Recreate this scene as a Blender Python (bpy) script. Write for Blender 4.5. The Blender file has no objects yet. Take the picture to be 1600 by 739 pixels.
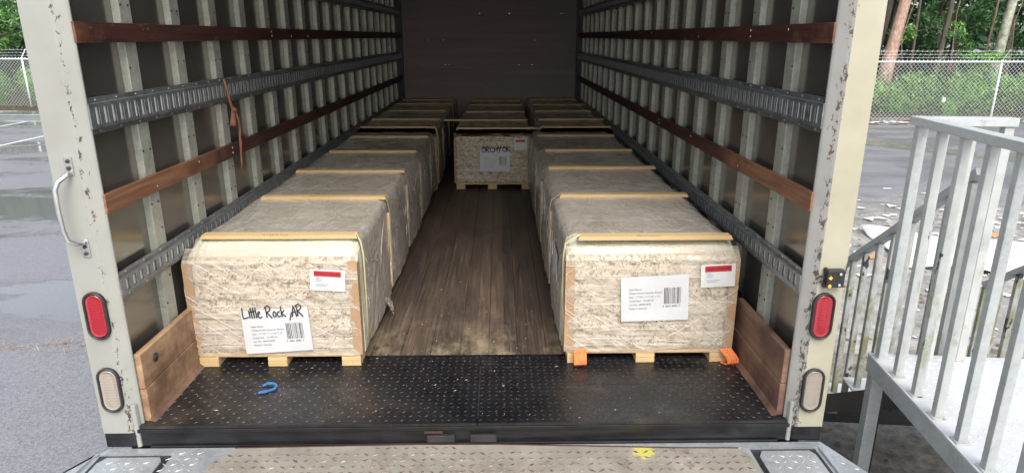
import bpy, math, random
import numpy as np
from mathutils import Vector, Matrix
random.seed(7); rng = np.random.default_rng(7)
R = math.radians
scene = bpy.context.scene
COL = scene.collection

# ---------------------------------------------------------------- camera, sky, sun, exposure
F_PX, PITCH, YAW, ROLL = 1037.06, .2926, .0189, .0008
fw = Vector((math.sin(YAW)*math.cos(PITCH), math.cos(YAW)*math.cos(PITCH), -math.sin(PITCH)))
r0 = Vector((math.cos(YAW), -math.sin(YAW), 0)); u0 = r0.cross(fw)
rr = r0*math.cos(ROLL)+u0*math.sin(ROLL); uu = -r0*math.sin(ROLL)+u0*math.cos(ROLL)
cd = bpy.data.cameras.new('camera'); cam = bpy.data.objects.new('camera', cd); COL.objects.link(cam)
cd.sensor_width = 36; cd.lens = 36*F_PX/1600; cd.clip_start = .05; cd.clip_end = 600
mw = Matrix((rr, uu, -fw)).transposed().to_4x4(); mw.translation = Vector((.1314, -2.2134, 1.406))
cam.matrix_world = mw
scene.camera = cam

SUN_EL, SUN_AZ = 50, 168          # azimuth clockwise from +Y; the veiled sun stands behind the camera, a little right
world = bpy.data.worlds.new("World"); scene.world = world; world.use_nodes = True
wn = world.node_tree; bg = wn.nodes['Background']
sky = wn.nodes.new('ShaderNodeTexSky'); sky.sky_type = 'NISHITA'; sky.sun_disc = False
sky.sun_elevation = R(SUN_EL); sky.sun_rotation = R(SUN_AZ)
sky.air_density = 1.0; sky.dust_density = 2.5; sky.ozone_density = 1.0
hs = wn.nodes.new('ShaderNodeHueSaturation'); hs.inputs['Saturation'].default_value = .45
wn.links.new(sky.outputs[0], hs.inputs['Color']); wn.links.new(hs.outputs[0], bg.inputs[0]); bg.inputs[1].default_value = .15
sl = bpy.data.lights.new('sun', 'SUN'); sl.energy = 1.5; sl.angle = R(40); sl.color = (1, .96, .90)
sun = bpy.data.objects.new('sun', sl); COL.objects.link(sun)
sd = Vector((math.sin(R(SUN_AZ))*math.cos(R(SUN_EL)), math.cos(R(SUN_AZ))*math.cos(R(SUN_EL)), math.sin(R(SUN_EL))))
sun.rotation_euler = (-sd).to_track_quat('-Z', 'Y').to_euler()
vs = scene.view_settings; vs.view_transform = 'Standard'; vs.look = 'None'; vs.gamma = 1; vs.use_curve_mapping = False
vs.exposure = 1.15
scene.render.resolution_x = 1024; scene.render.resolution_y = 472
scene.cycles.max_bounces = 10; scene.cycles.diffuse_bounces = 6; scene.cycles.transparent_max_bounces = 16

# ---------------------------------------------------------------- material helpers
class NT:
    def __init__(s, name):
        s.m = bpy.data.materials.new(name); s.m.use_nodes = True
        s.t = s.m.node_tree; s.b = s.t.nodes['Principled BSDF']; s.out = s.t.nodes['Material Output']
    def n(s, kind, **kw):
        nd = s.t.nodes.new(kind)
        for k, v in kw.items(): setattr(nd, k, v)
        return nd
    def l(s, a, b): s.t.links.new(a, b)
    def coord(s, scale=(1,1,1), rot=(0,0,0), world=False):
        mp = s.n('ShaderNodeMapping'); mp.inputs['Scale'].default_value = scale; mp.inputs['Rotation'].default_value = rot
        if world:
            g = s.n('ShaderNodeNewGeometry'); s.l(g.outputs['Position'], mp.inputs[0])
        else:
            tc = s.n('ShaderNodeTexCoord'); s.l(tc.outputs['Object'], mp.inputs[0])
        return mp.outputs[0]
    def noise(s, scale, vec=None, detail=4, rough=.6, dist=0):
        nd = s.n('ShaderNodeTexNoise'); nd.inputs['Scale'].default_value = scale; nd.inputs['Detail'].default_value = detail
        nd.inputs['Roughness'].default_value = rough; nd.inputs['Distortion'].default_value = dist
        if vec is not None: s.l(vec, nd.inputs['Vector'])
        return nd.outputs['Fac']
    def ramp(s, fac, stops):
        rp = s.n('ShaderNodeValToRGB'); e = rp.color_ramp.elements
        while len(e) < len(stops): e.new(.5)
        for el, (p, c) in zip(e, stops):
            el.position = p; el.color = (c, c, c, 1) if isinstance(c, (int, float)) else (*c, 1)
        s.l(fac, rp.inputs[0]); return rp.outputs[0]
    def mix(s, fac, a, b, blend='MIX'):
        mx = s.n('ShaderNodeMix', data_type='RGBA', blend_type=blend)
        for sock, v in ((mx.inputs[0], fac), (mx.inputs[6], a), (mx.inputs[7], b)):
            if isinstance(v, (int, float)): sock.default_value = v if sock.type == 'VALUE' else (v, v, v, 1)
            elif isinstance(v, tuple): sock.default_value = (*v, 1)
            else: s.l(v, sock)
        return mx.outputs[2]
    def math(s, op, a, b=0.0):
        m = s.n('ShaderNodeMath', operation=op)
        for i, v in enumerate((a, b)):
            if isinstance(v, (int, float)): m.inputs[i].default_value = v
            else: s.l(v, m.inputs[i])
        return m.outputs[0]
    def bump(s, h, strength=.4, dist=.01, prev=None):
        b = s.n('ShaderNodeBump'); b.inputs['Strength'].default_value = strength; b.inputs['Distance'].default_value = dist
        s.l(h, b.inputs['Height'])
        if prev is not None: s.l(prev, b.inputs['Normal'])
        return b.outputs[0]
    def set(s, color=None, rough=None, metal=None, normal=None, spec=None):
        for key, v in (('Base Color', color), ('Roughness', rough), ('Metallic', metal), ('Normal', normal), ('Specular IOR Level', spec)):
            if v is None: continue
            i = s.b.inputs[key]
            if isinstance(v, (int, float)): i.default_value = v
            elif isinstance(v, tuple): i.default_value = (*v, 1)
            else: s.l(v, i)
        return s.m

def simple(name, c1, c2, rough=.6, metal=0., scale=8, sv=(1,1,1), bump=.2, bdist=.003, lo=.35, hi=.7, spec=None):
    m = NT(name); v = m.coord(sv); f = m.noise(scale, v, 6, .65)
    return m.set(m.ramp(f, [(lo, c1), (hi, c2)]), rough, metal, m.bump(f, bump, bdist), spec)

def mat_wood(name, c1, c2, axis, rough=.65, grain=60, dirt=None):
    m = NT(name); sc = [grain]*3; sc[axis] = grain*.04
    v = m.coord(tuple(sc)); f = m.noise(1, v, 6, .7, .6)
    col = m.ramp(f, [(.3, c1), (.7, c2)])
    if dirt:
        g = m.noise(3.2, m.coord(), 5, .7); col = m.mix(m.ramp(g, [(.42, 0.), (.62, 1.)]), col, dirt)
    return m.set(col, rough, 0, m.bump(f, .3, .002))

MAT = {}
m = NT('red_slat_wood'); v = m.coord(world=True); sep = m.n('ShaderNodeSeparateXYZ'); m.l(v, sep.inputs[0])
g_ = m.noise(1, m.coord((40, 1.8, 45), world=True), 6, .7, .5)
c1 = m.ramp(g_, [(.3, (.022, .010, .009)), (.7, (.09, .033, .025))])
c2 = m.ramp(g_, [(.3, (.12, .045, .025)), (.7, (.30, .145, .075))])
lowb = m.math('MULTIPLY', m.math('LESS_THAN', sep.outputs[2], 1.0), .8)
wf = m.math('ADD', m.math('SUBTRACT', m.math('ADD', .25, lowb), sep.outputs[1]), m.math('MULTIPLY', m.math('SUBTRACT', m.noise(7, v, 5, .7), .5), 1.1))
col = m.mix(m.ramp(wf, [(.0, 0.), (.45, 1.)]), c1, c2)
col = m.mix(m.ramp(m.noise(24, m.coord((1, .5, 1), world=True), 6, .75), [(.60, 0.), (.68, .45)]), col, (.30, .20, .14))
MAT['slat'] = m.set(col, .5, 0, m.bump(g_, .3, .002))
MAT['slat_end'] = mat_wood('worn_slat_wood', (.09, .032, .02), (.23, .10, .055), 1, .6, 45, (.10, .035, .022))
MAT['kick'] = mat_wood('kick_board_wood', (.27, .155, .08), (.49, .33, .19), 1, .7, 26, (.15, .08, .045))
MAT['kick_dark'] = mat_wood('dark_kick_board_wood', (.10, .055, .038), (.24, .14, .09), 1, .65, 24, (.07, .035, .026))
MAT['pine'] = mat_wood('pine_batten', (.44, .29, .13), (.58, .42, .22), 0, .7, 45)
MAT['pine_v'] = mat_wood('pine_upright', (.50, .31, .17), (.66, .46, .26), 2, .7, 45)
MAT['ply'] = mat_wood('plywood_bulkhead', (.25, .195, .175), (.33, .265, .235), 0, .6, 9)
MAT['card'] = simple('cardboard_corner', (.30, .185, .10), (.39, .25, .14), .8, 0, 9)
MAT['rubber'] = simple('black_rubber', (.012, .012, .013), (.028, .028, .03), .45, 0, 20)
MAT['black'] = simple('black_steel', (.005, .005, .006), (.020, .020, .023), .34, .3, 6, (1, 4, 4), .3)
MAT['paper'] = simple('label_paper', (.47, .47, .47), (.56, .56, .56), .55, 0, 3, bump=.5, bdist=.01)
MAT['ink'] = simple('black_ink', (.012, .012, .016), (.03, .03, .035), .6)
MAT['grey_ink'] = simple('faded_ink', (.12, .12, .13), (.2, .2, .21), .6)
MAT['redink'] = simple('red_banner', (.32, .012, .02), (.42, .02, .03), .35)
MAT['orange'] = simple('orange_webbing', (.58, .13, .03), (.74, .22, .06), .7, 0, 40, bump=.6)
MAT['blue'] = simple('blue_webbing', (.03, .14, .38), (.06, .22, .50), .6, 0, 30)
MAT['tie'] = simple('rust_strap', (.13, .05, .03), (.24, .10, .06), .8, 0, 20)
MAT['steel'] = simple('bright_steel', (.50, .50, .50), (.66, .66, .66), .25, .9, 30)
MAT['rust'] = simple('rusty_bolt', (.05, .025, .015), (.12, .05, .03), .8, .3, 60)
MAT['chip'] = simple('wood_chip', (.25, .18, .11), (.45, .36, .26), .8)
MAT['yellow'] = simple('yellow_plastic', (.7, .42, .03), (.8, .5, .05), .5)
MAT['white_scrap'] = simple('white_scrap', (.62, .61, .58), (.8, .79, .76), .6)
MAT['orange_scrap'] = simple('orange_scrap', (.65, .22, .08), (.75, .3, .12), .7)

# painted posts: cream enamel with chips crowding the folded edge
def paint(name, c1, c2, more=0.):
    m = NT(name); v = m.coord(world=True)
    col = m.ramp(m.noise(5, v, 3), [(.3, c1), (.7, c2)])
    sep = m.n('ShaderNodeSeparateXYZ'); m.l(v, sep.inputs[0])
    ax = m.math('ABSOLUTE', sep.outputs[0]); d = m.math('ABSOLUTE', m.math('SUBTRACT', ax, 1.262))
    near = m.math('MAXIMUM', m.math('SUBTRACT', .16, m.math('MULTIPLY', d, 5.5)), -.10)
    low = m.math('MAXIMUM', m.math('MULTIPLY', m.math('SUBTRACT', .45, sep.outputs[2]), .07), -.01)
    right_ = m.math('MULTIPLY', m.math('GREATER_THAN', sep.outputs[0], 0.0), .014)
    chip = m.math('ADD', m.math('ADD', m.noise(62, m.coord((1, 1, .6), world=True), 6, .75, .4), m.math('ADD', right_, near)), m.math('ADD', low, more))
    mask = m.ramp(chip, [(.705, 0.), (.715, 1.)])
    col = m.mix(mask, col, m.ramp(m.noise(60, v), [(.4, (.035, .03, .028)), (.65, (.10, .062, .045))]))
    sc = m.ramp(m.noise(30, m.coord((1, 1, .06), (0, .25, 0), world=True), 5, .7), [(.62, 0.), (.72, .35)])
    col = m.mix(sc, col, (.30, .29, .26))
    return m.set(col, m.mix(mask, .38, .8), 0, m.bump(mask, -.5, .002))
MAT['paint'] = paint('cream_paint', (.335, .31, .225), (.385, .36, .27))
MAT['outer'] = simple('white_truck_paint', (.52, .52, .49), (.60, .60, .57), .35, 0, 2)
MAT['paint_worn'] = paint('worn_jamb_paint', (.205, .20, .185), (.25, .245, .23), .025)
MAT['paint_grey'] = paint('shaded_cream_paint', (.25, .25, .222), (.295, .295, .262))  # greyer copy of the cream; puts the left post's shade into the colour

# galvanised / alloy
def galv(name, c1, c2, rough=.42, metal=.55, dirt=.0, scale=14):
    m = NT(name); v = m.coord(world=True)
    vo = m.n('ShaderNodeTexVoronoi'); vo.inputs['Scale'].default_value = 70; m.l(v, vo.inputs['Vector'])
    f = m.noise(scale, v, 6, .7)
    col = m.ramp(m.mix(.25, f, vo.outputs['Color']), [(.3, c1), (.7, c2)])
    if dirt:
        g = m.noise(22, m.coord((1, 1, .5), world=True), 7, .78)
        col = m.mix(m.ramp(g, [(.6, 0.), (.68, dirt)]), col, (.05, .045, .04))
    return m.set(col, m.ramp(f, [(.3, rough-.1), (.7, rough+.12)]), metal, m.bump(f, .15, .002))
MAT['stud'] = galv('galvanised_stud', (.31, .32, .27), (.48, .49, .42), .42, .4, .7)
MAT['track'] = galv('galvanised_track', (.13, .14, .15), (.27, .28, .285), .38, .6, .8)
MAT['tab'] = galv('bright_track_tab', (.55, .56, .54), (.72, .73, .70), .4, .5)
MAT['galv_plate'] = galv('galvanised_floor_plate', (.32, .34, .35), (.47, .49, .50), .42, .5, .4)
MAT['rail'] = galv('railing_paint', (.31, .33, .325), (.42, .44, .43), .5, .05, .35, 9)

m = NT('weathered_railing_paint'); v = m.coord(world=True)
g = m.noise(11, m.coord((1, 1, .55), world=True), 7, .75)
sep = m.n('ShaderNodeSeparateXYZ'); m.l(v, sep.inputs[0])
lowz = m.math('MULTIPLY', m.math('SUBTRACT', .55, sep.outputs[2]), .10)
back = m.math('MULTIPLY', sep.outputs[1], .035)
mossf = m.math('ADD', m.math('ADD', g, lowz), back)
col = m.ramp(m.noise(9, v), [(.3, (.32, .33, .32)), (.7, (.44, .45, .435))])
col = m.mix(m.ramp(mossf, [(.56, 0.), (.70, .85)]), col, (.19, .20, .08))
peel = m.math('ADD', m.noise(7, m.coord((1.5, 1.5, .8), world=True), 5, .6), m.math('ADD', m.math('MULTIPLY', lowz, .6), m.math('MULTIPLY', back, .4)))
col = m.mix(m.ramp(peel, [(.665, 0.), (.67, 1.)]), col, (.035, .035, .04))
MAT['rail_old'] = m.set(col, .55, .05, m.bump(g, .2, .002))

m = NT('white_platform_tread'); v = m.coord(world=True)
f = m.noise(6, v, 5)
MAT['white_tread'] = m.set(m.ramp(f, [(.3, (.48, .49, .50)), (.7, (.60, .61, .62))]), .4, .25, m.bump(f, .1, .002))

# wall skin: shiny dark sheet
m = NT('shiny_wall_sheet'); v = m.coord(world=True)
f = m.noise(3, v, 6, .7); s_ = m.noise(40, m.coord((1, .5, 3), world=True), 6, .8)
col = m.ramp(f, [(.3, (.19, .175, .155)), (.7, (.25, .235, .21))])
col = m.mix(m.ramp(s_, [(.62, 0.), (.76, .5)]), col, (.32, .31, .28))
MAT['skin'] = m.set(col, m.ramp(f, [(.3, .13), (.7, .26)]), .75, m.bump(m.noise(1.3, v, 1), .10, .02))

# floor planks
m = NT('worn_plank_floor'); v = m.coord(world=True)
gr = m.noise(1, m.coord((70, 2.2, 1), world=True), 7, .75, .5)
pl = m.n('ShaderNodeTexWhiteNoise', noise_dimensions='1D')
sep = m.n('ShaderNodeSeparateXYZ'); m.l(v, sep.inputs[0])
m.l(m.math('FLOOR', m.math('DIVIDE', m.math('ADD', sep.outputs[0], 5.0), .1355)), pl.inputs['W'])
col = m.ramp(gr, [(.34, (.018, .013, .010)), (.52, (.085, .059, .041)), (.68, (.23, .165, .115))])
col = m.mix(.45, col, m.ramp(pl.outputs['Value'], [(0, (.05, .038, .03)), (1, (.19, .14, .105))]))
stain = m.noise(1.0, m.coord((3.0, .9, 1), world=True), 6, .7, .4)
col = m.mix(m.ramp(stain, [(.38, .6), (.58, 0.)]), col, (.022, .018, .017))
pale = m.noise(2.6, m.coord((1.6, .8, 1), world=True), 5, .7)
door_light = m.math('MULTIPLY', m.ramp(pale, [(.46, 0.), (.62, 1.)]), m.math('MAXIMUM', m.math('SUBTRACT', 1.0, m.math('MULTIPLY', m.math('SUBTRACT', sep.outputs[1], .55), 2.2)), 0.0))  # yellowish patches near the door paint the incoming light onto the planks
col = m.mix(m.math('MINIMUM', door_light, .75), col, (.33, .27, .17))
scr = m.noise(1, m.coord((26, 240, 1), (0, 0, .3), world=True), 3, .6)
col = m.mix(m.ramp(scr, [(.74, 0.), (.80, .45)]), col, (.35, .30, .25))
MAT['floor'] = m.set(col, m.ramp(gr, [(.3, .42), (.7, .62)]), 0, m.bump(gr, .3, .002))

# black deck plate
m = NT('scuffed_black_deck'); v = m.coord(world=True)
f = m.noise(3.2, v, 6, .7); sc = m.noise(1, m.coord((60, 60, 8), world=True), 7, .85, 1.5)
col = m.ramp(f, [(.3, (.006, .006, .007)), (.7, (.026, .025, .027))])
col = m.mix(m.ramp(sc, [(.60, 0.), (.74, .5)]), col, (.20, .17, .14))
col = m.mix(m.ramp(m.noise(2.1, m.coord((1, 1.4, 1), world=True), 5), [(.55, 0.), (.72, .4)]), col, (.13, .10, .075))
MAT['deck'] = m.set(col, m.ramp(m.noise(5, v, 5), [(.35, .16), (.65, .42)]), .25, m.bump(sc, .3, .002))

m = NT('worn_deck_lozenges'); v = m.coord(world=True)
MAT['deck_worn'] = m.set(m.ramp(m.noise(2.6, v, 6, .8), [(.40, (.015, .015, .017)), (.66, (.05, .047, .044))]), .32, .35)
# beige tread with rust
m = NT('worn_beige_tread'); v = m.coord(world=True)
f = m.noise(5, v, 6, .7)
col = m.ramp(f, [(.3, (.22, .20, .165)), (.7, (.38, .355, .30))])
col = m.mix(m.ramp(m.noise(16, v, 7, .8), [(.57, 0.), (.68, .85)]), col, (.13, .065, .04))
sep = m.n('ShaderNodeSeparateXYZ'); m.l(v, sep.inputs[0])
dx = m.math('DIVIDE', m.math('SUBTRACT', sep.outputs[0], .665), .05); dy = m.math('DIVIDE', m.math('ADD', sep.outputs[1], .07), .05)
rd = m.math('ADD', m.math('ADD', m.math('MULTIPLY', dx, dx), m.math('MULTIPLY', dy, dy)), m.math('MULTIPLY', m.noise(45, v, 4), 1.6))
col = m.mix(m.ramp(m.math('MULTIPLY', rd, .5), [(.62, .85), (.78, 0.)]), col, (.62, .58, .10))
MAT['tread'] = m.set(col, .5, .25, m.bump(f, .2, .002))
m = NT('tread_lozenge_rust'); v = m.coord(world=True)
MAT['tread_loz'] = m.set(m.ramp(m.noise(30, v, 6, .8), [(.40, (.075, .045, .03)), (.66, (.36, .31, .25))]), .5, .35)

# lamps
def lens(name, c, rough=.12):
    m = NT(name); v = m.coord((1, 1, 1)); w = m.n('ShaderNodeTexWave', wave_type='BANDS', bands_direction='Z'); w.inputs['Scale'].default_value = 28
    m.l(v, w.inputs['Vector']); m.set(c, rough, 0, m.bump(w.outputs['Fac'], .16, .003))
    m.b.inputs['Coat Weight'].default_value = .6; return m.m
MAT['red_lens'] = lens('red_lens', (.27, .005, .014))
MAT['clear_lens'] = lens('clear_lens', (.27, .23, .185), .2)

# grey dull wrapping over body; pale zone at the front
def film_body(name, c1, c2):
    m = NT(name); v = m.coord(world=True)
    f = m.noise(2.4, v, 5, .6)
    wr = m.noise(1, m.coord((10, 3.2, 6), (0, 0, .5), world=True), 4, .55, 1.8)
    wr2 = m.noise(1, m.coord((3, 12, 5), (0, 0, -.35), world=True), 4, .55, 1.4)
    col = m.ramp(f, [(.3, c1), (.7, c2)])
    hi = m.ramp(wr, [(.56, 0.), (.78, .28)])
    col = m.mix(hi, col, tuple(min(1, x*1.7) for x in c2))  # wrinkle crests painted lighter as film sheen
    b = m.bump(wr, .7, .022); b = m.bump(wr2, .5, .010, b)
    m.set(col, m.ramp(wr2, [(.3, .18), (.7, .38)]), 0, b)
    m.b.inputs['Coat Weight'].default_value = .35; m.b.inputs['Coat Roughness'].default_value = .2
    return m.m
MAT['film_grey'] = film_body('grey_packing_film', (.33, .30, .25), (.46, .42, .36))
MAT['film_pale'] = film_body('pale_primed_profiles', (.46, .46, .35), (.58, .57, .45))
m = NT('moulding_end_grain'); gq = m.n('ShaderNodeNewGeometry'); v = m.coord(world=True)
col = m.ramp(gq.outputs['Random Per Island'], [(0, (.52, .44, .335)), (.3, (.57, .49, .38)), (.95, (.62, .55, .44)), (1, (.32, .25, .17))])
MAT['ends'] = m.set(m.mix(m.ramp(m.noise(90, v, 3), [(.4, 0.), (.75, .35)]), col, (.36, .27, .18)), .7, 0)
MAT['gap'] = simple('stack_core', (.26, .21, .15), (.36, .30, .22), .9)
# clear stretch film
m = NT('clear_stretch_film'); v = m.coord(world=True)
wr = m.noise(1, m.coord((3.2, 5, 36), (0, .6, 0), world=True), 3, .55, 1.0)
wr2 = m.noise(1, m.coord((16, 8, 5), (0, .5, 0), world=True), 3, .6, 1.2)
b = m.bump(wr, .9, .012); b = m.bump(wr2, .7, .008, b)
m.set((.58, .51, .41), .15, 0, b)
tr = m.n('ShaderNodeBsdfTransparent'); ms = m.n('ShaderNodeMixShader')
hz = m.noise(3.6, v, 4, .6)
fac = m.math('ADD', m.ramp(wr, [(.42, .20), (.75, .60)]), m.math('MULTIPLY', m.ramp(hz, [(.4, 0.), (.62, 1.)]), .30))
m.l(fac, ms.inputs[0]); m.l(tr.outputs[0], ms.inputs[1]); m.l(m.b.outputs[0], ms.inputs[2]); m.l(ms.outputs[0], m.out.inputs[0])
MAT['film'] = m.m
mc = NT('film_crease_glint'); mc.set((.92, .88, .80), .12); tr = mc.n('ShaderNodeBsdfTransparent'); ms = mc.n('ShaderNodeMixShader'); ms.inputs[0].default_value = .8  # near-white fold tubes, painting highlight streaks on the film
mc.l(tr.outputs[0], ms.inputs[1]); mc.l(mc.b.outputs[0], ms.inputs[2]); mc.l(ms.outputs[0], mc.out.inputs[0]); MAT['crease_glint'] = mc.m
m2 = m.m.copy(); m2.name = 'glinting_stretch_film'; MAT['film_glint'] = m2
for nd in m2.node_tree.nodes:
    if nd.type == 'BSDF_PRINCIPLED': nd.inputs['Base Color'].default_value = (.80, .64, .38, 1); nd.inputs['Roughness'].default_value = .08; nd.inputs['Specular IOR Level'].default_value = 1.0
    if nd.type == 'VALTORGB' and abs(nd.color_ramp.elements[0].position-.42) < .005: nd.color_ramp.elements[0].color = (.05,.05,.05,1); nd.color_ramp.elements[1].color = (.35,.35,.35,1)
    if nd.type == 'BUMP': nd.inputs['Strength'].default_value = 1.0; nd.inputs['Distance'].default_value = .035

# ---------------------------------------------------------------- ground materials
m = NT('wet_asphalt'); v = m.coord(world=True)
fine = m.mix(.45, m.noise(48, v, 3, .9), m.noise(110, v, 2, .9)); big = m.noise(.42, m.coord((.7, 1.6, 1), world=True), 6, .62, .4)
sep = m.n('ShaderNodeSeparateXYZ'); m.l(v, sep.inputs[0])
wet = m.math('MULTIPLY', m.ramp(big, [(.42, 1.), (.52, 0.)]), m.ramp(m.math('MULTIPLY', m.math('SUBTRACT', sep.outputs[1], 3.15), 2.0), [(.0, 0.), (.3, 1.)]))
col = m.ramp(fine, [(.38, (.10, .10, .11)), (.62, (.29, .29, .308))])
col = m.mix(wet, col, m.ramp(fine, [(.3, (.10, .10, .105)), (.7, (.18, .18, .185))]))
wet = m.math('MULTIPLY', wet, m.ramp(m.math('MULTIPLY', sep.outputs[0], -.5), [(.4, .25), (.9, 1.)]))
right = m.ramp(m.math('MULTIPLY', m.math('SUBTRACT', sep.outputs[0], 1.5), .5), [(.2, 0.), (.8, 1.)])
rc = m.ramp(m.noise(3.0, v, 8, .75), [(.35, (.15, .14, .13)), (.52, (.30, .29, .27)), (.7, (.50, .49, .48))])
nearR = m.math('MULTIPLY', right, m.ramp(m.math('MULTIPLY', sep.outputs[1], .1), [(.7, 1.), (.95, .0)]))
col = m.mix(nearR, col, rc)
MAT['asphalt'] = m.set(col, m.mix(wet, m.ramp(fine, [(.3, .35), (.7, .6)]), .08), 0, m.bump(m.mix(wet, fine, .5), .8, .012))
MAT['line'] = simple('road_paint', (.55, .56, .56), (.75, .75, .74), .6, 0, 10)
MAT['seam'] = simple('wet_gutter', (.12, .12, .10), (.2, .2, .17), .25, 0, 4)
MAT['soil'] = simple('dark_soil', (.09, .08, .065), (.30, .265, .22), .6, 0, 12, bump=.8, bdist=.03)
MAT['grass_ground'] = simple('woodland_floor', (.03, .03, .015), (.08, .07, .035), .9, 0, 3)
MAT['concrete'] = simple('concrete', (.22, .22, .21), (.34, .33, .31), .8, 0, 5)
MAT['fence_wire'] = simple('galvanised_wire', (.66, .69, .68), (.76, .79, .78), .5, .1, 10)
MAT['bark'] = simple('bark', (.13, .085, .06), (.30, .20, .15), .9, 0, 4, (5, 5, 1), .8, .03)
MAT['bark_red'] = simple('reddish_bark', (.26, .15, .11), (.52, .36, .28), .9, 0, 4, (4, 4, 1.5), .8, .03)
MAT['bark_pale'] = simple('pale_spotted_bark', (.14, .15, .09), (.46, .46, .38), .9, 0, 5, (1, 1, 1), .6, .03)
MAT['bark_dark'] = simple('dark_bark', (.05, .04, .032), (.13, .105, .085), .9, 0, 4, (5, 5, 1), .8, .03)
def leafmat(name, a, b, c):
    m = NT(name); g = m.n('ShaderNodeNewGeometry')
    col = m.ramp(g.outputs['Random Per Island'], [(0, a), (.55, b), (1, c)])
    m.set(col, .5, 0)
    tl = m.n('ShaderNodeBsdfTranslucent'); m.l(col, tl.inputs[0]); ms = m.n('ShaderNodeMixShader'); ms.inputs[0].default_value = .3
    m.l(m.b.outputs[0], ms.inputs[1]); m.l(tl.outputs[0], ms.inputs[2]); m.l(ms.outputs[0], m.out.inputs[0]); return m.m
MAT['leaf'] = leafmat('green_leaves', (.05, .12, .045), (.10, .22, .08), (.17, .33, .11))
MAT['leaf_dark'] = leafmat('dark_green_leaves', (.022, .055, .024), (.045, .11, .045), (.08, .17, .07))
MAT['leaf_lime'] = leafmat('lime_leaves', (.11, .25, .04), (.20, .40, .08), (.30, .52, .12))
MAT['dead_leaf'] = leafmat('dead_leaves', (.10, .04, .02), (.22, .11, .05), (.38, .26, .14))
MAT['dry_grass'] = leafmat('dry_grass', (.26, .14, .10), (.40, .29, .20), (.46, .40, .30))

# ---------------------------------------------------------------- mesh helpers
class MB:
    def __init__(s): s.v = []; s.f = []; s.mi = []; s.cur = 0; s.sm = []
    def add(s, vs, fs, smooth=False):
        k = len(s.v); s.v += [tuple(p) for p in vs]; s.f += [tuple(i+k for i in f) for f in fs]
        s.mi += [s.cur]*len(fs); s.sm += [smooth]*len(fs); return s
    def box(s, a, b, rot=None, piv=None):
        x0, y0, z0 = a; x1, y1, z1 = b
        vs = [Vector(p) for p in ((x0,y0,z0),(x1,y0,z0),(x1,y1,z0),(x0,y1,z0),(x0,y0,z1),(x1,y0,z1),(x1,y1,z1),(x0,y1,z1))]
        if rot is not None:
            c = Vector(piv) if piv is not None else (Vector(a)+Vector(b))/2
            vs = [rot @ (p-c)+c for p in vs]
        return s.add(vs, [(0,3,2,1),(4,5,6,7),(0,1,5,4),(1,2,6,5),(2,3,7,6),(3,0,4,7)])
    def bar(s, p, q, w, h=None, up=(0,0,1)):
        h = h or w; p = Vector(p); q = Vector(q); d = (q-p).normalized(); up = Vector(up)
        if abs(d.dot(up)) > .98: up = Vector((0,1,0))
        a = d.cross(up).normalized()*w/2; b = a.normalized().cross(d)*h/2
        vs = [p-a-b, p+a-b, p+a+b, p-a+b, q-a-b, q+a-b, q+a+b, q-a+b]
        return s.add(vs, [(0,1,2,3),(7,6,5,4),(0,4,5,1),(1,5,6,2),(2,6,7,3),(3,7,4,0)])
    def tube(s, pts, r, n=8, smooth=True, flat=1.0):
        pts = [Vector(p) for p in pts]; rs = r if isinstance(r, (list, tuple)) else [r]*len(pts)
        vs = []; prev = None
        for i, p in enumerate(pts):
            d = (pts[min(i+1, len(pts)-1)]-pts[max(i-1, 0)]).normalized()
            if prev is None:
                a = d.orthogonal().normalized()
            else:
                a = (prev-d*prev.dot(d)).normalized()
            prev = a; b = d.cross(a)
            for k in range(n):
                t = 2*math.pi*k/n; vs.append(p+(a*math.cos(t)+b*math.sin(t)*flat)*rs[i])
        fs = [(i*n+k, i*n+(k+1) % n, (i+1)*n+(k+1) % n, (i+1)*n+k) for i in range(len(pts)-1) for k in range(n)]
        fs += [tuple(range(n-1, -1, -1)), tuple((len(pts)-1)*n+k for k in range(n))]
        return s.add(vs, fs, smooth)
    def prism(s, poly, ax, a, b):      # poly in the two other axes (in xyz order), extruded along ax from a to b
        def mk(p, t):
            q = list(p); q.insert(ax, t); return q
        n = len(poly); vs = [mk(p, a) for p in poly]+[mk(p, b) for p in poly]
        return s.add(vs, [tuple(range(n-1, -1, -1)), tuple(range(n, 2*n))]+[(i, (i+1) % n, n+(i+1) % n, n+i) for i in range(n)])
    def build(s, name, mats, parent=None, bevel=0, fixn=True):
        me = bpy.data.meshes.new(name); off = wloc(parent)
        V_ = np.array(s.v, dtype=np.float64)-np.array(off)
        me.from_pydata(V_.tolist(), [], s.f)
        if not isinstance(mats, (list, tuple)): mats = [mats]
        for q in mats: me.materials.append(q)
        if len(mats) > 1: me.polygons.foreach_set('material_index', s.mi)
        me.polygons.foreach_set('use_smooth', s.sm); me.update()
        if fixn:
            import bmesh
            bm = bmesh.new(); bm.from_mesh(me); bmesh.ops.recalc_face_normals(bm, faces=bm.faces); bm.to_mesh(me); bm.free()
        o = bpy.data.objects.new(name, me); COL.objects.link(o)
        if parent is not None: o.parent = parent
        if bevel:
            md = o.modifiers.new('bevel', 'BEVEL'); md.width = bevel; md.segments = 2; md.limit_method = 'ANGLE'
        return o
def wloc(o):
    t = Vector((0, 0, 0))
    while o is not None: t += Vector(o.location); o = o.parent
    return t
def tag(o, label=None, cat=None, group=None, kind=None):
    if label: o['label'] = label
    if cat: o['category'] = cat
    if group: o['group'] = group
    if kind: o['kind'] = kind
    return o
def thing(name, loc, label, cat, group=None):
    o = bpy.data.objects.new(name, None); COL.objects.link(o); o.location = loc; o.empty_display_size = .2
    return tag(o, label, cat, group)

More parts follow.
